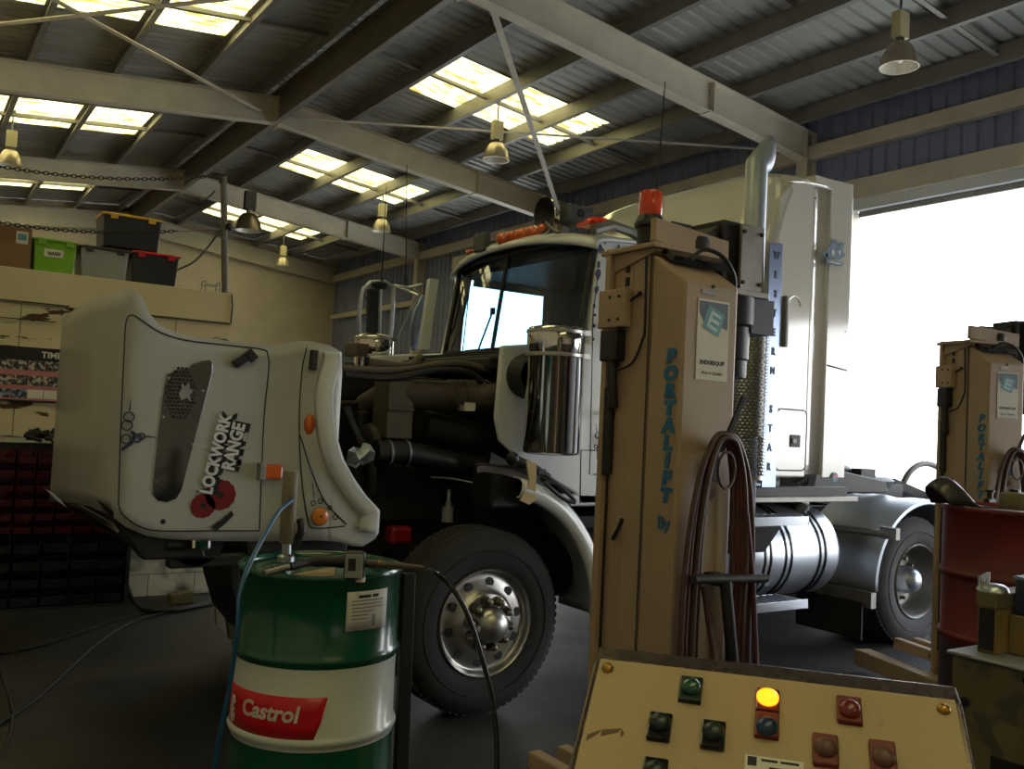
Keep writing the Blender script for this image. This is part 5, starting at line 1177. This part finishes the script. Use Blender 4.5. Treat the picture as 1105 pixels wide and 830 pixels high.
# oil gun lying on the lid
LZ = DT - .02
gun = thing('oil_gun', 'black metered oil gun with grey spout lying on the green drum lid', 'oil gun', tuple(fz(LZ + .04, 383, 612)))
g0 = fz(LZ + .035, 286, 619); g1 = fz(LZ + .05, 312, 612); g2 = fz(LZ + .055, 340, 606); g3 = fz(LZ + .055, 368, 606); g4 = fz(LZ + .06, 386, 607); g5 = fz(LZ + .06, 395, 608); g6 = fz(LZ + .065, 424, 610); g7 = fz(LZ + .07, 456, 613)
MB().tube(spline([g1, g2, g3, g4], 5), [.014] * 5 + [.021] * 5 + [.024] * 6, 12).build('grip', 'black', gun, smooth=True)
MB().cyl(g0, g1, .011, n=12).build('swivel', 'galv', gun, smooth=True)
mc = fz(LZ + .055, 383, 610); mrt = Matrix.Rotation(-.56, 3, 'Z')
mt = MB().box(mc, (.074, .055, .098), mrt).build('meter', 'black', gun, bevel=.016, seg=4)
f = mrt @ Vector((0, -1, 0)); MB().box(mc + f * .028, (.062, .006, .082), mrt).build('meter_face', 'tub_grey', mt, bevel=.01)
MB().box(mc + f * .032 + Vector((0, 0, .006)) - (mrt @ Vector((.006, 0, 0))), (.026, .003, .042), mrt).build('display', 'ink', mt)
MB().tube([g5, g6, g7], [.015, .013, .009], 12).build('spout', 'duct', gun, smooth=True)
MB().ball(fz(LZ + .07, 409, 607), .009).build('spout_nut', 'brass', gun, smooth=True)
# hose from the gun, over the front of the wheel, to the floor
hp = [g7 + (g7 - g6).normalized() * .012, fy(2.95, 470, 618), fy(2.9, 486, 632), fy(2.85, 503, 660), fy(2.8, 517, 700), fy(2.75, 530, 750), fy(2.7, 536, 800), fy(2.65, 534, 850), fy(2.6, 520, 905), Vector((1.75, 2.6, .02)), Vector((1.3, 2.5, .012)), Vector((.6, 2.7, .012))]
o = MB().tube(spline(hp, 7), [.006] * 4 + [.0095] * 74, 10).build('oil_hose', 'black_gloss', None, smooth=True, loc=(1.7, 2.7, 0))
tag(o, 'black oil delivery hose arching from the gun spout down past the front wheel', 'hose')
# drum pump tube and blue hose
px_ = fz(DT, 313, 600); pu = thing('drum_pump', 'beige upright pump barrel rising from the lid of the green drum', 'drum pump', (px_.x, px_.y, DT - .02))
tp_ = fy(px_.y, 314, 508)
MB().lathe([(0, 0), (.028, 0), (.03, .005), (.03, tp_.z - DT - .055), (.026, tp_.z - DT - .05), (0, tp_.z - DT - .05)], (tp_.x, px_.y, DT + .05), n=28).build('barrel', 'tank_beige', pu, smooth=True)
MB().lathe([(0, -.02), (.034, -.02), (.034, .0), (.02, .01), (.018, .055), (.026, .06), (.026, .075)], (tp_.x, px_.y, DT), n=20).build('adaptor', 'alu', pu, smooth=True)
MB().tube(spline([(tp_.x + .03, px_.y - .01, DT + .05), (tp_.x + .05, px_.y - .02, DT + .1), (tp_.x + .05, px_.y, DT + .14)], 5), .016, 10).build('outlet', 'black', pu, smooth=True)
bh = [Vector((tp_.x, px_.y - .03, fy(px_.y - .03, 312, 540).z)), fy(px_.y - .12, 300, 553), fy(px_.y - .2, 284, 580), fy(px_.y - .3, 268, 612), fy(px_.y - .36, 259, 640), fy(px_.y - .38, 256, 680), fy(px_.y - .36, 248, 740), fy(px_.y - .34, 236, 800), fy(px_.y - .3, 225, 880), Vector((.9, 3.0, .012)), Vector((.5, 3.3, .012))]
o = MB().tube(spline(bh, 7), .0085, 10).build('air_line', 'hose_blue', None, smooth=True, loc=(1.1, 2.9, 0)); tag(o, 'thin blue air line leaving the beige pump barrel and falling left of the green drum', 'hose')
# papers and cap on the lid
q = fz(LZ + .003, 342, 621); pr = MB()
pr.prism([fz(LZ + .004, a, b) for a, b in ((317, 620), (345, 615), (361, 613), (361, 621), (340, 624))], (0, 0, .002))
o = pr.build('rag', 'timber', None, loc=tuple(q)); tag(o, 'folded cream rag lying on the green drum lid beside the oil gun', 'rag')
q = fz(LZ + .012, 389, 624); o = MB().lathe([(0, -.012), (.017, -.012), (.018, .0), (.014, .006), (0, .007)], q, n=20).build('bottle_cap', 'paper', None, smooth=True, loc=tuple(q)); tag(o, 'small white cap on the rim of the green drum lid', 'cap')

# ============================================================ RED DRUM (right)
RC = fz(1.36, 1096, 548); RZ = 1.36 - .86
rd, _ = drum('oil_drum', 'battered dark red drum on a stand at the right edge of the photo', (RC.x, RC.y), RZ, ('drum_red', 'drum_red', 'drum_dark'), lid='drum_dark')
st = thing('drum_stand', 'dark steel stand carrying the battered red drum', 'stand', (RC.x, RC.y, 0))
MB().box((RC.x, RC.y, RZ - .02), (.6, .6, .035)).build('stand_top', 'dark_steel', st, bevel=.004)
for a in (-.26, .26):
    for b_ in (-.26, .26): MB().bb((RC.x + a - .02, RC.y + b_ - .02, 0), (RC.x + a + .02, RC.y + b_ + .02, RZ - .036)).build('leg', 'dark_steel', st)
# dished scoop and other bits on the drum
sc = MB(); rows = []
q = fz(1.362, 1035, 545); fwd = Vector((.86, -.5, 0)).normalized(); up = Vector((0, 0, 1)); sd = fwd.cross(up)
for i in range(17):
    t = i / 16; base = q + fwd * (-.085 + .175 * t); hgt = .125 * math.sin(PI * min(1, t * 1.05 + .18)) ** .8; row = []
    for k in range(9):
        a = PI * k / 8; row.append(base + sd * (.08 * math.cos(a)) + up * (hgt * math.sin(a) * (1 - .1 * t)) - fwd * (.06 * math.sin(a) * (1 - t)))
    rows.append(row)
o = sc.grid(rows).build('drain_scoop', 'seat', None, smooth=True, solid=.006, loc=tuple(q)); tag(o, 'dark curved metal scoop upside down on the red drum, left of the oily can', 'scoop')
q = fz(1.38, 1094, 545); cn = thing('oil_can', 'oily olive can standing on the red drum at the right edge', 'can', tuple(q - Vector((0, 0, .02))))
MB().lathe([(0, 0), (.055, 0), (.058, .006), (.058, .062), (.05, .072), (.02, .078), (0, .078)], q - Vector((0, 0, .02)), n=28).build('body', 'machine', cn, smooth=True)
MB().lathe([(.0, .0), (.02, 0), (.02, .012), (0, .014)], q + Vector((0, 0, .056)), n=16).build('cap', 'black', cn, smooth=True)
q = fz(1.36, 1068, 541); vv = thing('valve_fitting', 'small black valve fitting between the scoop and the can on the red drum', 'valve', tuple(q - Vector((0, 0, .02))))
MB().cyl(q + Vector((-.03, .0, 0)), q + Vector((.03, 0, 0)), .016, n=14).cyl(q - Vector((0, 0, .02)), q + Vector((0, 0, .045)), .013, n=14).build('body', 'black', vv, smooth=True)
MB().cyl(q + Vector((0, 0, .045)), q + Vector((0, 0, .055)), .022, n=16).build('handwheel', 'black', vv, smooth=True)

# ============================================================ BENCH OF ODDMENTS, bottom right corner
def q_(u, v, z): return fz(z, u, v)
A = fy(1.45, 1062, 628); z1 = .98
cab_x0 = 2.1
mach = thing('workshop_machine', 'grubby olive machine cabinet at the bottom right corner, behind the console', 'machine', (2.5, 1.35, 0))
d0 = 2.55
def atd(u, v, d): r = MR @ _ray(u, v); return EYE + r * (d / F0)
def slabbox(name, m, parent, u0, v0, u1, v1, d, depth, bevel=.006, **k):   # upright box facing the eye line at distance d; square to the shed
    a = atd(u0, v0, d); b = atd(u1, v1, d)
    return MB().bb((a.x, min(a.y, b.y), b.z), (max(b.x, a.x + .05), min(a.y, b.y) + depth, a.z)).build(name, m, parent, bevel=bevel, **k)
B = fz(.95, 1027, 703); mx, my, mw, md = B.x, B.y, .42, .62
MB().bb((mx, my - md, .12), (mx + mw, my, .944)).build('cabinet', 'machine', mach, bevel=.008)
MB().bb((mx - .012, my - md - .012, .944), (mx + mw + .01, my + .012, .954)).build('top_plate', 'alu_guard', mach, bevel=.003)
MB().bb((mx - .008, my - md + .06, .3), (mx - .002, my - .14, .66)).build('vent_panel', 'ink', mach)
for k in range(3): MB().bb((mx - .016, my - md + .10 + .06 * k, .42), (mx - .008, my - md + .14 + .06 * k, .58)).build('vent_fin', 'tub_grey', mach)
for dy_, z_ in ((.05, .80), (.05, .62)): MB().cyl((mx, my - dy_, z_), (mx - .008, my - dy_, z_), .016, n=16).build('cable_gland', 'ink', mach)
for a in (.05, mw - .05):
    for b_ in (-md + .05, -.05): MB().bb((mx + a - .02, my + b_ - .02, 0), (mx + a + .02, my + b_ + .02, .13)).build('foot', 'black', mach)
ztop = .955; X0 = mx + .07
yb_ = fx(X0, 1055, 660).y; yf_ = fx(X0, 1076, 660).y; hh = fx(X0, 1065, 640).z
bxo = thing('parts_case', 'tall dark parts case with an ochre side standing on the olive machine', 'case', (X0, yb_, ztop))
MB().bb((X0, yf_, ztop), (X0 + .28, yb_, hh)).build('case_body', 'case_ochre', bxo, bevel=.004)
MB().bb((X0 - .005, yf_ + .008, ztop + .01), (X0, yb_ - .008, hh - .05)).build('case_panel', 'ink', bxo)
MB().bb((X0 - .006, yf_ - .004, hh - .045), (X0 + .284, yb_ + .004, hh + .002)).build('case_lid', 'machine', bxo, bevel=.004)
pc = Vector((X0 + .05, (yf_ + yb_) / 2 + .01, hh + .003)); pf = thing('metal_cover', 'small pale domed metal cover on top of the dark parts case', 'cover', tuple(pc))
MB().lathe([(.05, 0), (.045, .014), (.032, .022), (0, .026)], pc, n=24).build('dome', 'alu', pf, smooth=True)
for k in range(4): MB().cyl(pc + Vector((-.045 + .016 * k, .02, .012)), pc + Vector((-.045 + .016 * k, .02, .05 + .003 * k)), .006, n=10).build('stud', 'chrome', pf, smooth=True)
zs_ = fx(X0 + .1, 1092, 662).z
MB().bb((X0 + .07, yf_ - .13, ztop), (X0 + .3, yf_ - .001, zs_)).build('case_step', 'case_ochre', bxo, bevel=.004)
nc = Vector((X0 + .075, yf_ - .125, zs_ + .002)); nv = thing('navy_crate', 'dark navy crate with a pale rim on the ochre step of the parts case', 'crate', tuple(nc))
nh_ = fx(nc.x, 1092, 622).z - nc.z
MB().bb((nc.x, nc.y, nc.z), (nc.x + .19, nc.y + .11, nc.z + nh_)).build('crate_body', 'navy', nv, bevel=.006)
MB().bb((nc.x - .004, nc.y - .004, nc.z + nh_ - .008), (nc.x + .194, nc.y + .114, nc.z + nh_ + .003)).build('rim', 'rib_blue', nv, bevel=.002)
c1 = Vector((mx - .3, my - .2, 0))
o = MB().tube(spline([(mx - .03, my - .25, .93), (mx - .04, my - .3, .8), (mx - .05, my - .34, .6), (mx - .045, my - .36, .35), (mx - .06, my - .4, .012)], 6), .008, 8).build('power_cable', 'black_gloss', None, smooth=True, loc=(c1.x, c1.y, 0)); tag(o, 'black cable hanging down the front of the olive machine', 'cable')

# ============================================================ TIMBERS
def beam(label, p, q, w, h, z=0):
    p = Vector(p); q = Vector(q); d = (q - p).normalized(); s = Vector((-d.y, d.x, 0)) * w / 2
    o = MB().hexa([p - s, q - s, q + s, p + s] + [a + Vector((0, 0, h)) for a in (p - s, q - s, q + s, p + s)]).build('timber_block', 'timber', None, bevel=.004, loc=tuple((p + q) / 2)); tag(o, label, 'timber', 'timber chocks by the wheels'); return o
a = fz(0, 909, 690); b = fz(0, 1013, 719)



# ============================================================ STOREROOM DECK: tubs, box, pole, chains
def tub(x0, x1, y0, y1, z0, z1, m, lid, label, name='storage_tub', taper=.018, lidm=None, th=.025):
    t = thing(name, label, 'tub', ((x0 + x1) / 2, (y0 + y1) / 2, z0), 'plastic storage tubs on the storeroom deck')
    b = MB().hexa([(x0 + taper, y0 + taper, z0), (x1 - taper, y0 + taper, z0), (x1 - taper, y1 - taper, z0), (x0 + taper, y1 - taper, z0), (x0, y0, z1 - .01), (x1, y0, z1 - .01), (x1, y1, z1 - .01), (x0, y1, z1 - .01)])
    for k in (): xx = x0 + (x1 - x0) * k / 5; b.hexa([(xx - .01 + (.5 - k / 5) * 2 * taper, y0 + taper - .008, z0 + .01), (xx + .01 + (.5 - k / 5) * 2 * taper, y0 + taper - .008, z0 + .01), (xx + .01 + (.5 - k / 5) * 2 * taper, y0 + taper + .01, z0 + .01), (xx - .01 + (.5 - k / 5) * 2 * taper, y0 + taper + .01, z0 + .01), (xx - .01, y0 - .008, z1 - .05), (xx + .01, y0 - .008, z1 - .05), (xx + .01, y0 + .01, z1 - .05), (xx - .01, y0 + .01, z1 - .05)])
    b.build('tub_body', m, t, bevel=.012)
    l = MB().bb((x0 - .012, y0 - .012, z1 - .02), (x1 + .012, y1 + .012, z1)).bb((x0 + .03, y0 + .03, z1), (x1 - .03, y1 - .03, z1 + .012)).build('tub_lid', lid, t, bevel=.006)
    for xx in (x0 + (x1 - x0) * .18, x0 + (x1 - x0) * .82): MB().bb((xx - .03, y0 - .022, z1 - .05), (xx + .03, y0 - .01, z1 - .005)).build('lid_clip', lid, t, bevel=.003)
    return t
YD = 8.45
def dx(u, v): return fy(YD, u, v)
zd = MZ
cb_ = thing('cardboard_box', 'brown cardboard box with a pale sticker at the left edge, on the storeroom deck', 'box', (dx(0, 260).x, YD, zd))
x1 = dx(34, 270).x; MB().bb((x1 - .55, YD, zd), (x1 - .003, YD + .4, dx(20, 245).z)).build('carton', 'card', cb_, bevel=.003)
MB().bb((x1 - .55, YD + .19, dx(20, 245).z), (x1 - .003, YD + .21, dx(20, 245).z + .002)).build('packing_tape', 'tape', cb_)
s0, s1 = dx(18, 249), dx(30, 264); ls = MB().bb((s0.x, YD - .002, s1.z), (s1.x, YD + .0, s0.z)).build('box_label', 'paper', cb_)
MB().bb((s0.x + .012, YD - .003, s1.z + .03), (s1.x - .012, YD - .002, s0.z - .02)).build('label_print', 'sticker_teal', ls)
g_ = tub(dx(36, 270).x, dx(83, 270).x, YD, YD + .35, zd, dx(60, 259).z, 'tub_green', 'tub_green', 'lime green plastic tub between the cardboard box and the grey tub')
s0, s1 = dx(48, 268), dx(68, 279); gl = MB().bb((s0.x, YD - .004, s1.z), (s1.x, YD - .001, s0.z)).build('paper_label', 'paper', g_)
gc_ = (s0 + s1) / 2; MB().tube([Vector((gc_.x + .05 * (k / 15 - 1), YD - .005, gc_.z + .016 * math.sin(k * 1.1) - .004 * (k % 3))) for k in range(31)], .0035, 5).build('handwriting', 'ink', gl)
tg = dx(110, 267).z
tub(dx(87, 270).x, dx(139, 280).x, YD, YD + .38, zd, tg, 'tub_grey', 'tub_black', 'cloudy grey tub with a dark lid under the big black tub')
tub(dx(143, 280).x, dx(193, 290).x, YD, YD + .35, zd, dx(165, 273).z, 'tub_black', 'lid_red', 'charcoal tub with a crimson lid, nearest the grey pole')
top_ = tub(dx(111, 250).x, dx(175, 250).x, YD + .02, YD + .40, max(tg, dx(165, 273).z) + .014, dx(140, 232).z, 'tub_black', 'lid_yellow', 'big charcoal tub with a yellow lid, topmost of the stack')
# small wire rack and pole
w0 = fy(8.5, 222, 303); w1 = fy(8.5, 237, 313); wk = MB()
for x in (w0.x, w1.x): wk.tube([(x, 8.5, zd), (x, 8.5, w0.z), (x, 8.62, w0.z), (x, 8.62, zd)], .006, 6)
wk.tube([(w0.x, 8.5, w0.z - .03), (w1.x, 8.5, w0.z - .03)], .005, 6).tube([(w0.x, 8.62, w0.z - .03), (w1.x, 8.62, w0.z - .03)], .005, 6)
o = wk.build('wire_rack', 'galv', None, loc=(w0.x, 8.5, zd)); tag(o, 'tiny wire rack on the deck edge left of the grey pole', 'rack')
pb = fy(8.4, 243, 316); pt = fy(8.4, 246, 192); zt = pt.z
po = thing('deck_pole', 'grey steel pole standing on the corner of the storeroom deck', 'pole', (pb.x, 8.4, zd))
MB().cyl((pb.x, 8.4, zd), (pt.x - .04, 8.4, zt), .03, n=16).build('tube', 'pole', po, smooth=True)
MB().lathe([(0, 0), (.07, 0), (.07, .012), (.03, .012)], (pb.x, 8.4, zd), n=20).build('base_flange', 'pole', po)
MB().bb((pt.x - .16, 8.38, zt - .03), (pt.x - .03, 8.42, zt)).bb((pt.x - .07, 8.38, zt - .06), (pt.x - .02, 8.43, zt + .02)).cyl((pb.x - .02, 8.36, fy(8.4, 245, 247).z), (pb.x + .0, 8.36, fy(8.4, 245, 247).z + .03), .035, n=12).build('bracket', 'dark_steel', po)
def chain(name, label, P0, P1, sag, link=.048, straight=0):
    P0 = Vector(P0); P1 = Vector(P1); L_ = (P1 - P0).length; n = int(L_ / (link * .72)); b = MB()
    for i in range(n):
        t = (i + .5) / n; c = P0.lerp(P1, t) - Vector((0, 0, sag * 4 * t * (1 - t))); d = (P1 - P0).normalized() - Vector((0, 0, sag * 4 * (1 - 2 * t) / L_)); d.normalize()
        s = d.cross(Vector((0, 0, 1))).normalized(); w = s if i % 2 else d.cross(s)
        b.tube([c + d * (link * .5 * math.cos(a)) + w * (link * .28 * math.sin(a)) for a in [2 * PI * k / 10 for k in range(10)]], .0045, 5, True)
    o = b.build(name, 'dark_steel', None, smooth=True, loc=tuple((P0 + P1) / 2)); tag(o, label, 'chain', 'safety chains strung to the deck pole'); return o
chain('safety_chain', 'upper dark chain running across the rafter to the top of the grey pole', fy(8.4, -60, 168), (pt.x - .14, 8.4, zt - .01), .09)
chain('safety_chain', 'lower dark chain passing in front of the tubs on the deck', fy(8.36, -60, 229), (fy(8.4, 190, 251).x, 8.36, fy(8.4, 190, 250).z), .07)
o = MB().tube([fy(8.36, 190, 250), fy(8.38, 238.5, 248)], .004, 6).build('chain_wire', 'galv', None, loc=(pb.x, 8.36, 3)); tag(o, 'short wire tying the lower chain to the grey pole', 'wire')
o = MB().tube(spline([fy(8.42, 190, 292), fy(8.42, 210, 282), fy(8.42, 225, 266), fy(8.42, 238, 248)], 6), .009, 8).tube(spline([fy(8.42, 217, 217), fy(8.42, 226, 212), fy(8.42, 232, 206)], 5), .008, 8).build('lead', 'black', None, smooth=True, loc=(pb.x, 8.42, zd)); tag(o, 'black lead curving from the crimson-lidded tub up to the grey pole', 'cable')
o = MB().tube([fy(8.27, 250, 318), fy(8.27, 251, 330), fy(8.27, 249, 349)], .006, 6).build('conduit', 'ink', None, loc=(pb.x, 8.27, 2.5)); tag(o, 'thin dark lead down the right corner of the deck fascia', 'cable')
# fascia joints
for a, b in (((0, 323), (75, 330)), ((158, 340), (248, 349)), ((0, 342), (60, 347))):
    p, q = fy(8.275, *a), fy(8.275, *b); struct('trim_joint_%d' % a[1], MB().bb((p.x - (.8 if a[0] == 0 else 0), 8.275, min(p.z, q.z) - .005 if a[1] != 342 else 2.27), (q.x, 8.285, min(p.z, q.z) + .005 if a[1] != 342 else 2.277)), 'ink')

# poster
Yp = 8.28
p0, p1 = fy(Yp, -40, 372), fy(Yp, 63, 437); zt, zb = fy(Yp, 30, 374.5).z, fy(Yp, 30, 434).z
ps = thing('wall_calendar', 'wall calendar poster of small pictures and pink strips headed TIM, above the red bins', 'poster', (p0.x, Yp, zb))
MB().bb((p0.x, Yp - .004, zb), (p1.x, Yp, zt)).build('sheet', 'pink', ps)
H_ = zt - zb
cw = (p1.x - p0.x) / 6
for r, (a, b) in enumerate(((.08, .42), (.52, .70), (.77, .93))):
    for k in range(6):
        if r == 2 and k >= 4: m = 'paper'
        else: m = 'picture_blue' if r == 2 else 'picture'
        MB().bb((p0.x + cw * k + .003, Yp - .006, zt - H_ * b), (p0.x + cw * (k + 1) - .003, Yp - .004, zt - H_ * a)).build('picture', m, ps)
hb = MB().bb((p0.x, Yp - .007, zt - H_ * .24), (p1.x, Yp - .004, zt)).build('header_band', 'ink', ps)
text('lettering', 'TIME', .07, (p1.x - .0, Yp - .007, zt - H_ * .13), (1, 0, 0), (0, 0, 1), 'paper', hb, fat=.002, ext=.0005, align='RIGHT')
MB().bb((p0.x, Yp - .007, zb), (p1.x, Yp - .004, zb + .015)).build('bottom_rail', 'ink', ps)

# bin racks
def binmesh(w, h, d):
    b = MB(); t = .006
    b.bb((-w / 2, 0, 0), (w / 2, d, t)); b.bb((-w / 2, d - t, 0), (w / 2, d, h))
    for s in (-1, 1): x = s * (w / 2 - t / 2); b.prism([(x - t / 2, 0, 0), (x - t / 2, d, 0), (x - t / 2, d, h), (x - t / 2, d * .45, h), (x - t / 2, 0, h * .55)], (t, 0, 0))
    b.bb((-w / 2, 0, 0), (w / 2, t, h * .5)); b.bb((-w / 2, -.008, h * .44), (w / 2, 0, h * .52)); b.bb((-w * .2, -.012, h * .3), (w * .2, 0, h * .36))
    return b
rk = thing('bin_rack', 'dark louvred rack on the storeroom wall holding the red and black bins', 'rack', (1.0, 8.2, 0))
MB().bb((.17, 8.20, .03), (1.66, 8.23, 1.29)).build('back_panel', 'bin_black', rk)
b = MB()
for k in range(11): b.bb((.17, 8.19, .1 + k * .118), (1.66, 8.2, .112 + k * .118))
b.build('louvres', 'dark_steel', rk)
MB().bb((1.66, 8.0, 0), (1.69, 8.2, 1.29)).bb((.14, 8.0, 0), (.17, 8.2, 1.29)).build('side_frame', 'dark_steel', rk)
MB().bb((.17, 8.0, 0), (1.66, 8.2, .028)).build('bottom_shelf', 'dark_steel', rk)
ORD = ['first', 'second', 'third', 'fourth', 'fifth', 'sixth', 'seventh', 'eighth']
def bins(m, w, h, d, xs, zs, nm, colw, grp, stag=0):
    proto = None
    for r, z in enumerate(zs):
        for c, x in enumerate(xs):
            if proto is None: o = proto = binmesh(w, h, d).build('parts_bin', m, None, loc=(0, 0, 0))
            else: o = proto.copy(); COL.objects.link(o)
            o.location = (x + (stag if r % 2 else 0), 8.186 - d, z)
            tag(o, '%s parts bin, %s row from the top, %s column from the left' % (nm, ORD[r], ORD[c]), 'bin', grp)
zr = [fy(8.05, 30, v).z for v in (500, 515, 531, 546, 561.5, 576)]
bins('bin_red', .132, .105, .15, [.60 + .145 * k for k in range(7)], [z - .005 for z in zr], 'small dark red', 'red', 'red parts bins on the wall rack')
z_a = zr[-1] - .15; zk = [z_a + (.034 - z_a) * k / 3 for k in range(4)]
bins('bin_black', .19, .135, .19, [.52 + .205 * k for k in range(6)], zk, 'navy black', 'black', 'black parts bins on the wall rack')
# clutter on top of the rack
b = MB(); random.seed(5)
for k in range(14):
    x = 1.02 + random.uniform(-.1, .22); b.box((x, 8.12 + random.uniform(-.05, .05), 1.325 + random.uniform(0, .05)), (random.uniform(.05, .14), .06, random.uniform(.02, .06)), Matrix.Rotation(random.uniform(-.6, .6), 3, 'Y'))
o = b.build('rag_heap', 'grease', None, bevel=.01, loc=(1.1, 8.12, 1.4)); tag(o, 'heap of greasy rags on top of the red bins', 'rags', None, 'stuff')
# floor bits near the wall
q = fz(0, 196, 652); o = MB().hexa([(q.x - .09, q.y, 0), (q.x + .1, q.y, 0), (q.x + .1, q.y + .16, 0), (q.x - .09, q.y + .16, 0), (q.x - .08, q.y, .07), (q.x + .09, q.y, .1), (q.x + .09, q.y + .16, .1), (q.x - .08, q.y + .16, .07)]).build('scrap_block', 'machine', None, bevel=.008, loc=(q.x, q.y, 0)); tag(o, 'small scrap block against the foot of the white block wall', 'block')
q = fz(.03, 107, 652); o = MB().ball((1.5, 8.02, .09), .06, (1.3, .8, .6)).build('jar', 'alloy', None, smooth=True, loc=(1.5, 8.02, .05))
bpy.data.objects.remove(o)
o = MB().tube(spline([fy(8.2, 135, 590), fy(8.2, 135, 618), fy(8.18, 138, 636), fy(8.0, 146, 652), fz(.02, 160, 659), fz(.02, 190, 658), fz(.02, 232, 650)], 6), .02, 10).build('air_hose', 'black', None, smooth=True, loc=(1.8, 8, 0)); tag(o, 'thick black hose dropping down the white block wall beside the black bins', 'hose')
def floorcable(pts, r, label, name='floor_cable'):
    o = MB().tube(spline([fz(r + .001, a, b) for a, b in pts], 8), r, 8).build(name, 'cable_dark', None, smooth=True, loc=tuple(fz(0, *pts[1]))); tag(o, label, 'cable', 'cables trailing over the floor'); return o
floorcable([(228, 651), (180, 657), (130, 668), (85, 683), (40, 698), (-40, 712)], .008, 'cable trailing across the floor towards the bins, the upper of the pair')
floorcable([(232, 652), (170, 663), (130, 678), (95, 703), (50, 745), (20, 768), (-30, 800)], .009, 'cable trailing down the dark floor to the left edge of the photo')
floorcable([(-10, 700), (4, 735), (13, 770), (6, 805), (-12, 830)], .007, 'short cable loop at the bottom left edge of the photo')
# leaning grey frame behind the green drum
q = fz(0, 248, 690); fo = thing('floor_jack', 'pale grubby jack stand on the floor between the drum and the block wall', 'jack stand', (2.0, 6.5, 0))
a, b = fy(6.0, 232, 636), fy(6.0, 246, 690)
MB().prism([fy(6.0, 231, 636), fy(6.0, 239, 638), fy(6.0, 245, 683), fy(6.0, 235, 676)], (0, .05, 0)).build('upright', 'white_block', fo); MB().prism([fy(6.0, 242, 640), fy(6.0, 250, 641), fy(6.0, 258, 690), fy(6.0, 248, 690)], (0, .05, 0)).build('foot', 'machine', fo)

# outside: parked car and hose reel hoop
car = thing('car', 'white parked car outside, almost lost in the glare of the doorway', 'car', (24.0, 9.5, -.01))
cx0, cy0 = 24.0, 9.5
pf_ = [(-2.2, .3), (-2.25, .7), (-1.5, .85), (-.9, 1.35), (.6, 1.4), (1.3, .95), (2.1, .85), (2.2, .35)]
MB().prism([(cx0 - .85, cy0 + a, b) for a, b in pf_], (1.7, 0, 0)).build('body', 'car_white', car, bevel=.06)
MB().prism([(cx0 - .87, cy0 + a, b) for a, b in ((-1.1, .92), (-.75, 1.28), (.5, 1.32), (1.0, .95))], (1.74, 0, 0)).build('windows', 'logo_blue', car, bevel=.02)
for a in (-1.4, 1.35):
    for s in (-.8, .8): MB().cyl((cx0 + s - .1, cy0 + a, .31), (cx0 + s + .1, cy0 + a, .31), .32, n=24).build('wheel', 'rubber', car, smooth=True)
Yh = 5.5
hp_ = [fy(Yh, a, b) for a, b in ((974, 548), (974, 527), (977, 517), (983, 508), (991, 502), (1000, 500.5), (1009, 503), (1018, 510), (1024, 520), (1026, 545))]
hpo = MB().tube(spline(hp_, 5), .03, 12).build('suzi_hose_hoop', 'duct', truck, smooth=True)
MB().cyl(hp_[1] + Vector((0, 0, -.04)), hp_[0], .045, n=12).build('collar', 'tank_beige', hpo)
L2.location.x += .03; L2.rotation_euler.z = -.32; H2.rotation_euler.z = -.32; H2.location = Vector(L2.location)

# ============================================================ LIGHT
w = bpy.data.worlds.new('sky'); S.world = w; w.use_nodes = True
bg = w.node_tree.nodes['Background']; bg.inputs[0].default_value = (.86, .93, 1.0, 1); bg.inputs[1].default_value = 1.0
wn = w.node_tree; tcw = wn.nodes.new('ShaderNodeTexCoord'); sep = wn.nodes.new('ShaderNodeSeparateXYZ'); rmp = wn.nodes.new('ShaderNodeValToRGB')
rmp.color_ramp.elements[0].position = .0; rmp.color_ramp.elements[0].color = (1, .98, .95, 1); rmp.color_ramp.elements[1].position = .6; rmp.color_ramp.elements[1].color = (.72, .85, 1, 1)
wn.links.new(tcw.outputs['Generated'], sep.inputs[0]); wn.links.new(sep.outputs[2], rmp.inputs[0]); wn.links.new(rmp.outputs[0], bg.inputs[0])
SKY, SUN = 20.0, 22.0
bg.inputs[1].default_value = SKY
su = bpy.data.lights.new('sun', 'SUN'); su.energy = SUN; su.angle = .02; su.color = (1, .97, .92)
so_ = bpy.data.objects.new('sun', su); COL.objects.link(so_); so_.rotation_euler = Vector((-.28, .35, 1)).to_track_quat('Z', 'Y').to_euler()
def portal(loc, rot, sx, sy):
    l = bpy.data.lights.new('portal', 'AREA'); l.shape = 'RECTANGLE'; l.size = sx; l.size_y = sy; l.cycles.is_portal = True
    o = bpy.data.objects.new('portal', l); COL.objects.link(o); o.location = loc; o.rotation_euler = rot
for a, b, h in DOORS: portal((XR + .3, (a + b) / 2, h / 2), (0, math.radians(90), 0), h, b - a)
S.view_settings.view_transform = 'Standard'; S.view_settings.look = 'None'; S.view_settings.gamma = 1; S.view_settings.use_curve_mapping = False
S.view_settings.exposure = EXPO
c = S.cycles
c.max_bounces = 8; c.diffuse_bounces = 5; c.glossy_bounces = 4; c.transmission_bounces = 6; c.transparent_max_bounces = 8
c.sample_clamp_indirect = 6; c.use_denoising = True; c.caustics_reflective = False; c.caustics_refractive = False; c.blur_glossy = .5
